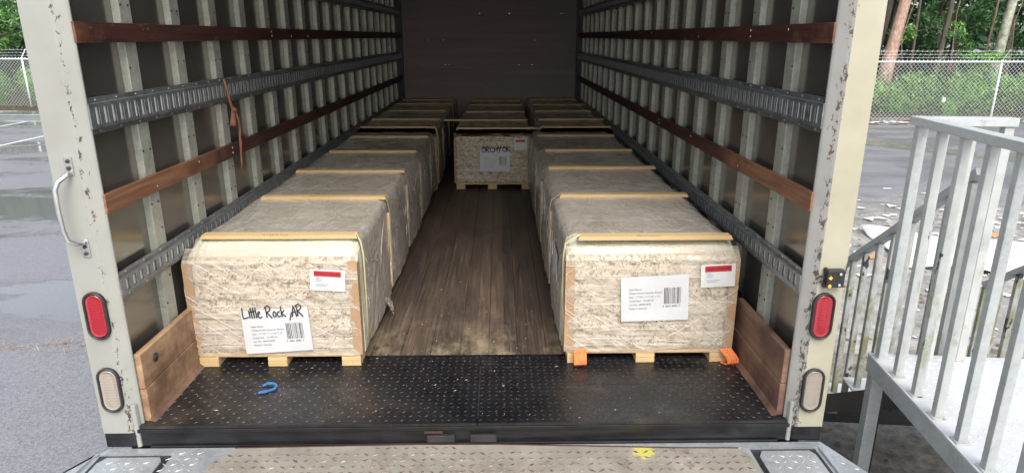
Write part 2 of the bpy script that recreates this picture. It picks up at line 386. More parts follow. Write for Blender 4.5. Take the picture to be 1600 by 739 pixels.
# ---------------------------------------------------------------- the setting
GZ = -1.2
g = MB(); g.add([(-200,-120,GZ),(200,-120,GZ),(200,260,GZ),(-200,260,GZ)], [(0,1,2,3)])
tag(g.build('ground', MAT['asphalt']), kind='structure')
g = MB(); g.add([(-200,26.6,GZ+.012),(-8,22.3,GZ+.012),(6,22.2,GZ+.012),(6.5,20.0,GZ+.012),(60,20.0,GZ+.012),(60,90,GZ+.012),(-200,90,GZ+.012)], [(0,1,2,3,4,5,6)])
g.add([(-40,-120,GZ+.012),(40,-120,GZ+.012),(40,-119,GZ+.012),(-40,-119,GZ+.012)], [(0,1,2,3)])
tag(g.build('woodland_ground', MAT['grass_ground']), kind='structure')
g = MB()
for x in (-9.6, -12.25, -14.9, -17.55):
    g.add([(x-.05,13.6,GZ+.004),(x+.05,13.6,GZ+.004),(x+.05,19.3,GZ+.004),(x-.05,19.3,GZ+.004)], [(0,1,2,3)])
g.add([(-15.6,19.3,GZ+.004),(-6,19.3,GZ+.004),(-6,19.42,GZ+.004),(-15.6,19.42,GZ+.004)], [(0,1,2,3)])
g.add([(-20,21.2,GZ+.004),(-6,20.9,GZ+.004),(-6,21.0,GZ+.004),(-20,21.3,GZ+.004)], [(0,1,2,3)])
tag(g.build('parking_lines', MAT['line']), kind='structure')
g = MB()      # wet seam crossing the yard on the right
P = [(6.0,17.4),(9.5,14.75),(11.7,12.1),(15.5,8.5)]
L_ = [(x-.3, y-.35, GZ+.005) for x, y in P]+[(x+.3, y+.35, GZ+.005) for x, y in reversed(P)]
g.add(L_, [(0,1,6,7),(1,2,5,6),(2,3,4,5)])
tag(g.build('gutter', MAT['seam']), kind='structure')
g = MB()
pts = []
for k in range(26):
    t = 2*math.pi*k/26; rad = 1+.12*math.sin(3*t)+.08*math.sin(7*t+1)
    pts.append((3.1+2.0*rad*math.cos(t), 1.3+1.9*rad*math.sin(t), GZ+.006))
g.add(pts, [tuple(range(26))])
tag(g.build('dirt_patch', MAT['soil']), kind='structure')

# ---------------------------------------------------------------- foliage
def leaf_mesh(name, n, blobs, size, mats, frac=None, thin=.55):
    tot = sum(b[3]*b[4]*b[5] for b in blobs); V_ = []; MI = []
    for bi, (cx, cy, cz, rx, ry, rz) in enumerate(blobs):
        k = max(8, int(n*rx*ry*rz/tot))
        d = rng.normal(size=(k, 3)); d /= np.linalg.norm(d, axis=1)[:, None]
        rad = rng.random(k)**.42
        rad *= 1+.22*np.sin(d[:, 0]*7+bi)*np.cos(d[:, 2]*6+bi*2)
        c = d*rad[:, None]*np.array([rx, ry, rz])+np.array([cx, cy, cz])
        a = rng.normal(size=(k, 3)); a /= np.linalg.norm(a, axis=1)[:, None]
        b = np.cross(a, rng.normal(size=(k, 3))); b /= np.linalg.norm(b, axis=1)[:, None]
        s_ = size*(.55+.9*rng.random(k))[:, None]
        V_.append(np.stack([c-a*s_, c+b*s_*thin*.5, c+a*s_, c-b*s_*thin*.5], 1))
        mi = np.zeros(k, int)
        if frac is not None: mi = (rng.random(k) < frac*(1 if bi % 3 else 2.2)).astype(int)
        MI.append(mi)
    V_ = np.concatenate(V_).reshape(-1, 3); k = len(V_)//4
    me = bpy.data.meshes.new(name); me.vertices.add(4*k); me.loops.add(4*k); me.polygons.add(k)
    me.vertices.foreach_set('co', V_.ravel()); me.loops.foreach_set('vertex_index', np.arange(4*k))
    me.polygons.foreach_set('loop_start', np.arange(0, 4*k, 4)); me.polygons.foreach_set('loop_total', np.full(k, 4))
    for q in mats: me.materials.append(q)
    me.polygons.foreach_set('material_index', np.concatenate(MI)); me.update(calc_edges=True)
    return me
def link(name, me, parent):
    o = bpy.data.objects.new(name, me); COL.objects.link(o); o.parent = parent; return o

def make_tree(kind):
    # local mesh data, base at origin
    lean = random.uniform(-.5, .5); H = random.uniform(6.5, 8.5)
    pts = [(0,0,-.1),(lean*.12,0,H*.2),(lean*.35,.1,H*.45),(lean*.6,.1,H*.7),(lean*.9,0,H*.95)]
    b = MB(); b.tube(pts, [.17,.14,.12,.08,.03], 8)
    for k in range(9):
        z = H*random.uniform(.3, .85); a = random.uniform(0, 6.28); L = random.uniform(.8, 1.9); x = lean*z/H*.8
        b.tube([(x,0,z),(x+math.cos(a)*L*.5,math.sin(a)*L*.5,z+.35),(x+math.cos(a)*L,math.sin(a)*L,z+.55)], [.05,.035,.012], 5)
    blobs = []
    for k in range(26):
        z = H*random.uniform(.30, 1.05); w = 1.7*(1-abs(z/H-.6)*.9)
        blobs.append((lean*z/H+random.uniform(-w, w), random.uniform(-w, w), z, random.uniform(.35,.8), random.uniform(.35,.8), random.uniform(.25,.55)))
    mats = {'dark': [MAT['leaf_dark'], MAT['leaf']], 'mid': [MAT['leaf'], MAT['leaf_lime']], 'lime': [MAT['leaf'], MAT['leaf_lime']]}[kind]
    return b, leaf_mesh('crown', 5200, blobs, .11, mats, {'dark': .25, 'mid': .15, 'lime': .5}[kind])
protos = []
for kind in ('dark', 'dark', 'mid', 'mid'):
    tb, lm = make_tree(kind)
    t = bpy.data.meshes.new('trunk'); t.from_pydata(tb.v, [], tb.f); t.materials.append(MAT['bark_dark'])
    t.polygons.foreach_set('use_smooth', [True]*len(t.polygons)); protos.append((kind, t, lm))
def put_tree(x, y, k, sc, rz, label, group='trees beyond the fences'):
    kind, t, lm = protos[k]
    r_ = thing('forest_tree', (x, y, GZ), label, 'tree', group); r_.rotation_euler.z = rz; r_.scale = (sc, sc, sc)
    link('trunk', t, r_); link('crown', lm, r_)
# trees seen right of the truck
kinds = ['dark close-leaved tree', 'dark tall tree', 'mid green bushy tree', 'mid green leaning tree']
spotsR = [(11.0,24.6,0,.95),(13.4,25.4,1,1.0),(15.6,24.9,0,1.0),(17.9,25.3,2,.95),(20.3,24.8,1,1.0),(9.0,25.5,3,1.0),(12.2,28.5,2,1.1),(16.5,28.8,1,1.1),(21.0,29,0,1.2)]
whereR = ['behind the right fence next to the truck post', 'behind the right fence left of the vine-hung post', 'behind the right fence above the vine-hung post', 'behind the right fence near the pale spotted trunk', 'behind the right fence at the photo edge', 'behind the right fence hidden by the truck post', 'in the second row beyond the right fence near the truck', 'in the second row beyond the right fence mid way', 'in the second row beyond the right fence, farthest right']
for i, (x, y, k, s_) in enumerate(spotsR):
    put_tree(x, y, k, s_, random.uniform(0, 6.28), kinds[k]+' '+whereR[i])
spotsL = [(-19.2,28.5,2,.95),(-21.8,27.8,3,1.0),(-16.6,29.4,0,1.0),(-24.4,29.5,2,1.05),(-20.6,32.5,1,1.15),(-14.2,30,3,1.0),(-27,31,0,1.1)]
whereL = ['behind the left fence beside its angled post', 'behind the left fence at the photo edge', 'behind the left fence just beside the truck post', 'behind the left fence farther left', 'in the second row beyond the left fence', 'behind the left fence hidden by the truck', 'far left beyond the left fence']
for i, (x, y, k, s_) in enumerate(spotsL):
    put_tree(x, y, k, s_, random.uniform(0, 6.28), kinds[k]+' '+whereL[i])
def bare_trunk(pts, rs, mat, label, vine=True):
    r_ = thing('trunk_tree', (pts[0][0], pts[0][1], GZ), label, 'tree')
    b = MB(); b.tube(pts, rs, 10); b.build('trunk', mat, r_)
    x, y, z = pts[-1]
    lm = leaf_mesh('crown', 1600, [(random.uniform(-1.2,1.2), random.uniform(-.8,.8), z-GZ+.8+random.uniform(-.6,.6), .7,.7,.45) for k in range(7)], .12, [MAT['leaf'], MAT['leaf_lime']], .3)
    link('crown', lm, r_)
    if vine:
        b = MB(); q = [(p[0]+.12*math.sin(i*2.1)+.2, p[1]-.25, p[2]) for i, p in enumerate(pts)]
        b.tube(q, .016, 5); b.build('vine', MAT['bark'], r_)
bare_trunk([(14.0,22.3,GZ),(14.2,22.3,.65),(14.29,22.3,1.35),(14.46,22.3,2.7),(14.7,22.3,5.2)], [.27,.23,.20,.18,.12], MAT['bark_red'], 'thick reddish leaning trunk behind the fence nearest the truck post')
bare_trunk([(18.05,22.3,GZ),(18.15,22.3,.7),(18.22,22.3,1.9),(18.3,22.3,2.8),(18.5,22.3,5.2)], [.2,.17,.155,.14,.08], MAT['bark_pale'], 'pale grey spotted trunk behind the fence at the right edge')
for i, (x, y, r_, dx, lab) in enumerate([(15.4,22.9,.06,-.05,'slim dark trunk behind the fence mid way between the two thick trunks'),(16.3,22.9,.11,.2,'dark trunk with lime leaves climbing it behind the fence'),(17.9,22.7,.05,.15,'thin reddish trunk just left of the vine-hung fence post'),(14.0,23.0,.12,.3,'dark leaning trunk close behind the thick reddish one')]):
    bare_trunk([(x,y,GZ),(x+dx*.4,y,.6),(x+dx,y,2.2),(x+dx*1.5,y,4.6)], [r_,r_*.9,r_*.8,r_*.4], MAT['bark_dark'] if i != 2 else MAT['bark'], lab, i == 1)

# undergrowth: one mass nobody could count
blobs = [(x, 20.3+random.uniform(0,2.4), GZ+random.uniform(.25,.95), random.uniform(.5,.9), random.uniform(.4,.8), random.uniform(.4,.75)) for x in np.arange(8, 24, .3)]
blobs += [(x, 24.0+(-15-x)*.12+random.uniform(0,1.8), GZ+random.uniform(.3,.9), random.uniform(.5,1), random.uniform(.4,.8), random.uniform(.45,.8)) for x in np.arange(-28, -13, .5)]
o = link('undergrowth', leaf_mesh('undergrowth', 42000, blobs, .085, [MAT['leaf'], MAT['leaf_lime']], .42), None)
tag(o, 'green undergrowth and weeds filling the strip behind the chain link fences', 'undergrowth', kind='stuff')
# far wood behind
blobs = [(x, y+random.uniform(-1,1), GZ+z, 1.6, .9, 1.3) for x in np.arange(4, 34, 1.5) for z, y in ((1.2,31),(3.2,31.5),(5.4,32),(7.6,32.5),(9.6,33))]
blobs += [(x, y+random.uniform(-1,1), GZ+z, 1.6, .9, 1.3) for x in np.arange(-42, -12, 1.5) for z, y in ((1.2,35),(3.2,35.5),(5.4,36),(7.6,36.5),(9.6,37))]
o = link('distant_wood', leaf_mesh('distant_wood', 70000, blobs, .30, [MAT['leaf_dark'], MAT['leaf']], .12), None)
tag(o, 'dark far-off wood reading as one mass behind the nearer trees', 'wood', kind='stuff')
# lime vine on the fence post
r_ = None
o = link('climbing_vine', leaf_mesh('climbing_vine', 2600, [(14.55+.85*t+random.uniform(-.15,.15), 19.12, GZ+.15+1.8*t, .24, .08, .2) for t in np.linspace(0, 1, 12)]+[(15.3+.12*k, 19.15, .78, .22, .10, .15) for k in range(-3, 7)], .07, [MAT['leaf_lime'], MAT['leaf']], .2), None)
tag(o, 'lime green creeper climbing the chain link beside the fence post', 'vine')
for (x, y, z, s_, lab) in [(14.6, 22.6, 1.5, .55, 'lime leafy sapling hanging in front of the dark trunks'), (20.0, 22.4, 2.1, .7, 'bright leafy branch beside the pale spotted trunk'), (16.9, 23.0, 1.7, .45, 'small bright leafy branch between the dark trunks'), (-18.4, 27.2, .9, .6, 'lime bush top beside the left truck post')]:
    r_ = thing('sapling', (x, y, GZ), lab, 'sapling')
    b = MB(); b.tube([(x,y,GZ),(x+.05,y,(GZ+z)/2),(x,y,z)], [.03,.025,.01], 6); b.build('stem', MAT['bark_dark'], r_)
    link('leaves', leaf_mesh('leaves', 420, [(random.uniform(-.8,.8)*s_, random.uniform(-.3,.3), z-GZ+random.uniform(-.6,.5)*s_, .35*s_*1.3,.3*s_,.22*s_*1.3) for k in range(7)], .10, [MAT['leaf_lime'], MAT['leaf']], .3), r_)

# ---------------------------------------------------------------- chain link fences
def fence(p0, p1, posts, label, H=1.85, px=3.0):
    p0 = Vector((*p0, GZ)); p1 = Vector((*p1, GZ)); d = (p1-p0); Ln = d.length; d.normalize(); nrm = Vector((-d.y, d.x, 0))
    root = thing('chain_link_fence', p0, label, 'fence')
    b = MB(); pit = .13
    def pt(s, z, o=0): return p0+d*s+Vector((0,0,z))+nrm*o
    s = -H
    while s < Ln:
        a0, a1 = max(s, 0), min(s+H-.08, Ln)
        if a1 > a0:
            b.bar(pt(a0, .04+(a0-s)), pt(a1, .04+(a1-s)), .0046, .0046, nrm); b.bar(pt(a0, H-.04-(a0-s), .008), pt(a1, H-.04-(a1-s), .008), .0046, .0046, nrm)
        s += pit
    s = .03
    while s < Ln: b.bar(pt(s,H), pt(s,H+.07), .012); s += pit
    b.build('chain_mesh', MAT['fence_wire'], root, fixn=False)
    b = MB(); b.tube([pt(0,H), pt(Ln,H)], .027, 8); b.build('top_rail', MAT['fence_wire'], root)
    for s in posts:
        b = MB(); b.tube([pt(s,-.05,.04), pt(s,H+.06,.04)], .032, 8); po = b.build('post', MAT['fence_wire'], root)
        b = MB(); b.bar(pt(s,H+.05,.04), pt(s,H+.36,-.22), .03, .014, d); b.build('barb_arm', MAT['fence_wire'], po)
    for k in range(3):
        b = MB(); h = H+.13+k*.10; o_ = -.03-k*.085
        b.tube([pt(Ln*i/24, h-.012*(i % 2), o_) for i in range(25)], .004, 4)
        s = .1
        while s < Ln: b.bar(pt(s,h-.03,o_), pt(s+.02,h+.03,o_), .0045); s += .16
        b.build('barbed_wire', MAT['fence_wire'], root, fixn=False)
    return root
fence((7.0, 19.0), (24.0, 19.0), [.8, 3.9, 8.93, 12.0, 15.0], 'tall chain link fence with barbed wire right of the truck')
dL = Vector((-1, .12, 0)).normalized()
fence((-12.0, 23.1), (-30.0, 25.3), [.6, 3.2, 5.72, 8.8, 11.9, 15], 'chain link fence with barbed wire left of the truck', H=1.78)

# ---------------------------------------------------------------- litter on the ground
def scatter(name, n, fn, size, mat, label, cat, flat=True, lift=.01):
    V_ = []
    for i in range(n):
        x, y, s_ = fn(); s_ = size*s_; a = random.uniform(0, 6.28); t = random.uniform(-.25, .25) if flat else random.uniform(-1.2, 1.2)
        k = random.choice((4, 5)); pts = []
        for j in range(4):
            an = a+j*math.pi/2+random.uniform(-.4, .4); r_ = s_*random.uniform(.5, 1.2)
            pts.append((x+math.cos(an)*r_, y+math.sin(an)*r_*.7, GZ+lift+abs(math.cos(an-a)*r_*math.sin(t))))
        V_ += pts
    b = MB(); b.add(V_, [(4*i, 4*i+1, 4*i+2, 4*i+3) for i in range(n)])
    return tag(b.build(name, mat, fixn=False), label, cat, kind='stuff')
def trash():
    y = random.gauss(6.0, 1.3); x = random.uniform(3.4, 8.6); return x, max(3.2, y), random.random()**2.0*1.3+.15
scatter('white_litter', 420, trash, .10, MAT['white_scrap'], 'torn white paper and foam scraps strewn over the yard right of the truck', 'litter')
scatter('leaf_litter', 900, lambda: (random.uniform(1.6, 8), random.uniform(.3, 8), random.random()+.2), .045, MAT['dead_leaf'], 'brown leaves strewn on the wet ground round the platform', 'leaf litter')
scatter('fence_litter', 320, lambda: (random.uniform(8, 22), random.gauss(18.75, .15), random.random()+.4), .15, MAT['white_scrap'], 'pale debris heaped along the foot of the right fence', 'litter')
scatter('fence_leaves', 1500, lambda: (lambda x: (x, (19.0 if x > 0 else 23.1+(-12-x)*.12)-random.uniform(-.6, .9), random.random()+.3))(random.choice([random.uniform(8, 22), random.uniform(-28, -12)])), .10, MAT['dead_leaf'], 'reddish dead leaves drifted along the fences', 'leaf litter')
scatter('small_white_litter', 24, lambda: (random.uniform(-20, -15), random.gauss(22.3, .2), random.random()+.3), .10, MAT['white_scrap'], 'white scraps lying before the left fence', 'litter')
# dry tufts in the pavement crack on the left
b = MB()
for c in [(-4.3,3.15), (-4.05,3.1), (-3.75,3.2), (-3.55,3.05), (-4.6,3.3), (-4.9,3.2), (-3.3,3.1), (-5.3, 3.3)]:
    for k in range(random.choice((9, 16, 26))):
        x = c[0]+random.gauss(0,.07); y = c[1]+random.gauss(0,.03); a = random.uniform(0,6.28); L = random.uniform(.04,.13)
        q = Vector((x,y,GZ)); e = q+Vector((math.cos(a)*L, math.sin(a)*L*.6, L*.35)); w = Vector((-math.sin(a),math.cos(a),0))*.004
        b.add([q-w, q+w, e], [(0,1,2)])
for k in range(60):
    if random.random() < .5: continue
    x = -6.2+k*.055; b.add([(x,3.16+random.uniform(-.02,.02),GZ+.005),(x+.06,3.15+random.uniform(-.02,.02),GZ+.005),(x+.06,3.17,GZ+.005),(x,3.17,GZ+.005)], [(0,1,2,3)])
tag(b.build('crack_weeds', MAT['dry_grass'], fixn=False), 'dry reddish weeds growing along the pavement crack left of the truck', 'weeds', kind='stuff')
# plastic sheet
def sheet(name, corners, n, amp, mat, label, cat, thick=.006):
    b = MB(); c = [Vector(p) for p in corners]; vs = []
    for i in range(n+1):
        for j in range(n+1):
            u, v = i/n, j/n; p = (c[0]*(1-u)+c[1]*u)*(1-v)+(c[3]*(1-u)+c[2]*u)*v
            e = .06*math.sin(u*9+v*4)+.05*math.sin(v*13)
            p = p+Vector((e*(1 if v in (0,1) else .3), e*.8, amp*(.5+.5*math.sin(u*11+v*7))*(.4+.6*abs(math.sin(v*8+u*3)))+.01))
            vs.append(p)
    b.add(vs, [(i*(n+1)+j, (i+1)*(n+1)+j, (i+1)*(n+1)+j+1, i*(n+1)+j+1) for i in range(n) for j in range(n)], True)
    o = b.build(name, mat); md = o.modifiers.new('s', 'SOLIDIFY'); md.thickness = thick
    return tag(o, label, cat)
sheet('plastic_sheet', [(4.9,5.0,GZ),(7.6,4.3,GZ),(7.7,5.4,GZ),(5.2,6.7,GZ)], 22, .09, MAT['white_scrap'], 'crumpled white plastic sheet lying on the yard behind the railing', 'plastic sheet')
for (x, y, s_, lab) in [(6.85,6.35,.16,'orange scrap lying beyond the white plastic sheet'),(4.72,5.45,.12,'orange scrap lying between the truck post and stair rail'),(6.2,4.35,.07,'small orange scrap nearest the white plastic sheet')]:
    b = MB(); b.prism([(x-s_,y-s_*.4),(x+s_*.8,y-s_*.6),(x+s_,y+s_*.3),(x-s_*.3,y+s_*.5)], 2, GZ+.012, GZ+.03)
    tag(b.build('orange_scrap', MAT['orange_scrap'], bevel=.004), lab, 'scrap', 'orange scraps on the yard')
b = MB(); b.tube([(14.1,18.75,GZ+.62),(14.1,18.75,GZ+.66),(14.1,18.75,GZ+.72),(14.1,18.75,GZ+.78)], [.03,.055,.055,.03], 10)
tag(b.build('white_cup', MAT['white_scrap']), 'white foam cup caught in the right chain link fence', 'cup')

# ================================================================ the truck
truck = thing('box_truck', (0, 3.7, GZ), 'white box truck cargo body seen through its open rear with slatted walls', 'truck')
L = 7.38; H = 2.42
def part(b, name, mat, parent=truck, **k): return b.build(name, mat, parent, **k)
# skins, roof, bulkhead, floor
for s in (-1, 1):
    b = MB(); b.box((min(s*1.2625, s*1.345), .05, -.02), (max(s*1.2625, s*1.345), L+.06, H)); part(b, 'side_wall', MAT['skin'])
    b = MB(); b.box((min(s*1.3455, s*1.362), .0495, -.05), (max(s*1.3455, s*1.362), L+.06, H+.03)); part(b, 'outer_panel', MAT['outer'])
b = MB(); b.box((-1.345, .0, H), (1.345, L+.06, H+.05)); part(b, 'roof', MAT['paint_grey'])
b = MB()
for k, (z0, z1) in enumerate(((.0, .98), (.982, 1.98), (1.982, H))): b.box((-1.279, L, z0), (1.279, L+.04, z1))
b.box((-1.279, L+.041, 0), (1.279, L+.055, H))
for k in range(14):
    x, z = random.uniform(-1.1, 1.1), random.choice((.95, 1.02, 1.35, .7, 1.7)); b.cur = 1; b.box((x-.004, L-.003, z), (x+.004, L+.01, z+.008))
part(b, 'bulkhead', [MAT['ply'], MAT['steel']])
b = MB(); x = -1.2775; w = .1355
while x < 1.27:
    x1 = min(x+w-.002, 1.278); b.box((x, .567, -.03+random.uniform(-.001, .001)), (x1, L, -.001+random.uniform(-.0015, .0))); x += w
b.box((-1.279, .567, -.06), (1.279, L, -.031))
part(b, 'plank_floor', MAT['floor'])
# diamond tread helper
def lozenges(b, x0, x1, y0, y1, z, pit=.034, ln=.025, wd=.0075, h=.0022, inside=None, mi=0, rot=0):
    b.cur = mi; n = 0; j = 0; y = y0+pit/2
    while y < y1-.008:
        i = 0; x = x0+pit/2
        while x < x1-.01:
            if inside is None or inside(x, y):
                a = (.62 if (i+j) % 2 else -.62)+rot; c, s = math.cos(a), math.sin(a)
                def q(u, v, zz): return (x+u*c-v*s, y+u*s+v*c, zz)
                b.add([q(-ln/2,0,z), q(0,-wd/2,z), q(ln/2,0,z), q(0,wd/2,z), q(-ln*.3,0,z+h), q(0,-wd*.22,z+h), q(ln*.3,0,z+h), q(0,wd*.22,z+h)],
                      [(0,1,5,4),(1,2,6,5),(2,3,7,6),(3,0,4,7),(4,5,6,7)])
            x += pit; i += 1
        y += pit; j += 1
    b.cur = 0
b = MB(); b.box((-1.23, .0, -.012), (.04, .566, .0)); b.box((.044, .0, -.012), (1.23, .566, .0)); b.box((-1.2, .285, -.0002), (1.2, .288, .0012))
lozenges(b, -1.19, 1.19, .01, .565, .0, pit=.030, ln=.022, wd=.0062, h=.0016, mi=1)
part(b, 'deck_plate', [MAT['deck'], MAT['deck_worn']], fixn=False)
# sill
b = MB(); b.box((-1.24, -.004, -.028), (1.24, .03, -.0125)); b.box((-1.24, .004, -.089), (1.24, .08, -.029)); b.box((-1.2, -.0055, -.090), (1.2, .003, -.082))
x = -1.2
part(b, 'rear_sill', MAT['black'], bevel=.002)
for x0, x1 in ((-.15, -.045), (.015, .115)):
    b = MB(); b.box((x0, -.014, -.075), (x1, .002, -.045)); part(b, 'sill_block', MAT['rubber'], bevel=.002)
b = MB(); b.box((-.16, -.003, -.042), (-.09, .002, -.032)); part(b, 'wood_shim', MAT['rust'])
# studs
ys = [.376+.3885*k for k in range(18)]
def stud(s, y):
    b = MB(); X = lambda v: s*v
    prof = [(1.264, y-.040), (1.238, y-.040), (1.236, y-.037), (1.236, y+.038), (1.2605, y+.043), (1.2605, y+.062), (1.264, y+.062)]
    b.prism([(X(px), py) for px, py in prof], 2, .0, H-.01)
    b.cur = 1
    for z in np.arange(.35, H-.1, .105):
        zz = z+random.uniform(-.006, .006)
        for dy in (-.03, .02):
            if random.random() < .8: b.box((X(1.236)-.0025, y+dy-.0035, zz), (X(1.236)+.0025, y+dy+.0035, zz+.007))
        b.box((X(1.2605)-.0025, y+.050, zz), (X(1.2605)+.0025, y+.056, zz+.006))
    b.cur = 0
    part(b, 'stud', [MAT['stud'], MAT['rubber']])
for s in (-1, 1):
    for y in ys: stud(s, y)
    b = MB(); b.box((min(s*1.262, s*1.2), .065 if 0 else L-.06, 0), (max(s*1.262, s*1.2), L-.0005, H)); part(b, 'corner_trim', MAT['black'])
# slats
def slat(s, z0, z1):
    ye = 1.25 if (s < 0 and z0 < 1) else (.35 if z0 < 1 else (.30 if s < 0 else .09))
    b = MB(); n = 60; xa, xb = s*1.236, s*1.217
    b.box((min(xa,xb), .022, z0), (max(xa,xb), L-.001, z1))
    b.cur = 2
    for y in ys:
        for dz in (.33, .7):
            if random.random() < .28: zz = z0+(z1-z0)*dz; b.box((xb-.0015, y-.004, zz-.004), (xb+.0015, y+.004, zz+.004))
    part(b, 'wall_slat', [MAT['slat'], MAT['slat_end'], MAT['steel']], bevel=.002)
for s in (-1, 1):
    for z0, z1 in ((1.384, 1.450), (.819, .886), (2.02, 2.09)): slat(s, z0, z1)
# slotted cargo track: real slots with bright tabs behind
def track(s, z0, z1):
    b = MB(); X0, X1, Xb = s*1.217, s*1.221, s*1.234
    def bx(xa, xb, ya, yb, za, zb): b.box((min(xa,xb), ya, za), (max(xa,xb), yb, zb))
    m_ = .024; sz0, sz1 = z0+.030, z1-.030
    ye = .022
    bx(X0, X1, ye, L-.001, z0+m_*.8, sz0); bx(X0, X1, ye, L-.001, sz1, z1-m_*.8)
    bx(s*1.229, s*1.235, ye, L-.001, z0, z0+m_*.75); bx(s*1.229, s*1.235, ye, L-.001, z1-m_*.75, z1)
    b.prism([(s*1.217, z0+m_*.8), (s*1.221, z0+m_*.8), (s*1.233, z0+m_*.7), (s*1.229, z0+m_*.7)], 1, ye, L-.001)
    b.prism([(s*1.217, z1-m_*.8), (s*1.221, z1-m_*.8), (s*1.233, z1-m_*.7), (s*1.229, z1-m_*.7)], 1, ye, L-.001)
    y = .03; pit = .0495
    while y < L-.05:
        bx(X0, X1, y, y+.0235, sz0, sz1); y += pit
    bx(X0, X1, ye, .03, sz0, sz1)
    b.cur = 1; y = .03+.0235
    while y < L-.05:
        b.prism([(s*1.2215, y+.013), (s*1.2235, y+.012), (s*1.2265, y+.0262), (s*1.2235, y+.0262)], 2, sz0+.001, sz1-.001); y += pit
    b.cur = 2; bx(s*1.234, s*1.2358, ye, L-.001, sz0-.01, sz1+.01)  # black strip put behind the slots as the shade inside them
    b.cur = 1; y = .08
    while y < L-.1:
        for zz in (z0+.007, z1-.011): bx(s*1.2275, s*1.2292, y, y+.006, zz, zz+.005)
        y += .13
    b.cur = 0
    part(b, 'cargo_track', [MAT['track'], MAT['tab'], MAT['rubber']])
for s in (-1, 1):
    for z0, z1 in ((1.089, 1.209), (.4966, .598), (1.66, 1.76)): track(s, z0, z1)
# kick boards
for s in (-1, 1):
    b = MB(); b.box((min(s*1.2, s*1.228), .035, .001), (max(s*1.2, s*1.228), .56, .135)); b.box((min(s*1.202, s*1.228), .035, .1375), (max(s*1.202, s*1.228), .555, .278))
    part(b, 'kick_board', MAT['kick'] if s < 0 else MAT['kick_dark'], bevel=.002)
    b = MB(); b.prism([(s*1.2, .0012), (s*1.18, .0012), (s*1.2, .018)], 1, .03, .56); part(b, 'floor_trim', MAT['kick_dark'])
    b = MB(); b.box((min(s*1.222, s*1.235), .562, .001), (max(s*1.222, s*1.235), L-.001, .30)); part(b, 'lower_black_panel', MAT['black'])  # flat black panel along the wall foot beyond the kick board
b = MB(); b.tube([(-1.2005,.13,.222), (-1.196,.13,.222)], .017, 14); part(b, 'black_plug', MAT['rubber'])
# door posts
for s in (-1, 1):
    b = MB(); poly = [(s*1.368, .0), (s*1.272, .0), (s*1.262, .003), (s*1.229, .019), (s*1.223, .024), (s*1.223, .03), (s*1.24, .049), (s*1.368, .049)]
    b.prism(poly, 2, -.03, H+.05); b.mi = [1 if (s > 0 and 1 <= i-2 <= 4) else 0 for i in range(len(b.f))]
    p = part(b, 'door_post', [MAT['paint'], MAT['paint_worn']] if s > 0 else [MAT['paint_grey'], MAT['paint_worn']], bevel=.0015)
    b = MB(); b.prism([(s*1.366, .002), (s*1.262, .003), (s*1.225, .022), (s*1.24, .049), (s*1.366, .049)], 2, -.0905, -.0305); part(b, 'post_foot', MAT['black'], p, bevel=.002)
b = MB(); b.box((-1.222, -.002, H-.02), (1.222, .045, H+.05)); part(b, 'door_header', MAT['paint_grey'])
b = MB(); b.prism([(-1.246,-.006),(-1.234,-.001),(-1.230,.012),(-1.242,.006)], 2, -.088, .09); part(b, 'corner_guard', MAT['paint_grey'], bevel=.002)
b = MB(); b.prism([(1.246,-.006),(1.234,-.001),(1.230,.012),(1.242,.006)], 2, -.088, .08); part(b, 'corner_guard', MAT['paint_grey'], bevel=.002)
# lamps
def stadium(hw, hh, n=10):
    r_ = hw; pts = []
    for k in range(n+1): a = math.pi*k/n; pts.append((r_*math.cos(a), hh-r_+r_*math.sin(a)))
    for k in range(n+1): a = math.pi+math.pi*k/n; pts.append((r_*math.cos(a), -hh+r_+r_*math.sin(a)))
    return pts
def lamp(x, z, mat, name, hh=.091, hw=.040):
    ring = MB(); rows = [(1.0, 0), (1.02, -.010), (.93, -.015), (.82, -.012), (.80, -.004)]
    base = stadium(hw, hh); n = len(base); vs = []
    for k, (sc, y) in enumerate(rows):
        d = (1-sc)*hw*1.0; st = stadium(hw-d, hh-d)
        vs += [(x+px, y, z+pz) for px, pz in st]
    ring.add(vs, [(i*n+k, i*n+(k+1) % n, (i+1)*n+(k+1) % n, (i+1)*n+k) for i in range(len(rows)-1) for k in range(n)], True)
    o = part(ring, name, MAT['rubber'])
    b = MB(); vs = []; rows = [(.20, -.004), (.22, -.009), (.30, -.0115), (.34, -.0118), (.36, -.0105), (.60, -.0122)]
    for d, y in rows:
        st = stadium(hw*(1-d), hh-hw*d); vs += [(x+px, y, z+pz) for px, pz in st]
    fs = [(i*n+k, i*n+(k+1) % n, (i+1)*n+(k+1) % n, (i+1)*n+k) for i in range(len(rows)-1) for k in range(n)]+[tuple((len(rows)-1)*n+k for k in range(n))]
    b.add(vs, fs, True); b.build('lens', mat, o)
    return o
lamp(-1.305, .452, MAT['red_lens'], 'tail_light'); lamp(-1.308, .156, MAT['clear_lens'], 'reverse_light')
lamp(1.303, .432, MAT['red_lens'], 'tail_light'); lamp(1.306, .130, MAT['clear_lens'], 'reverse_light')
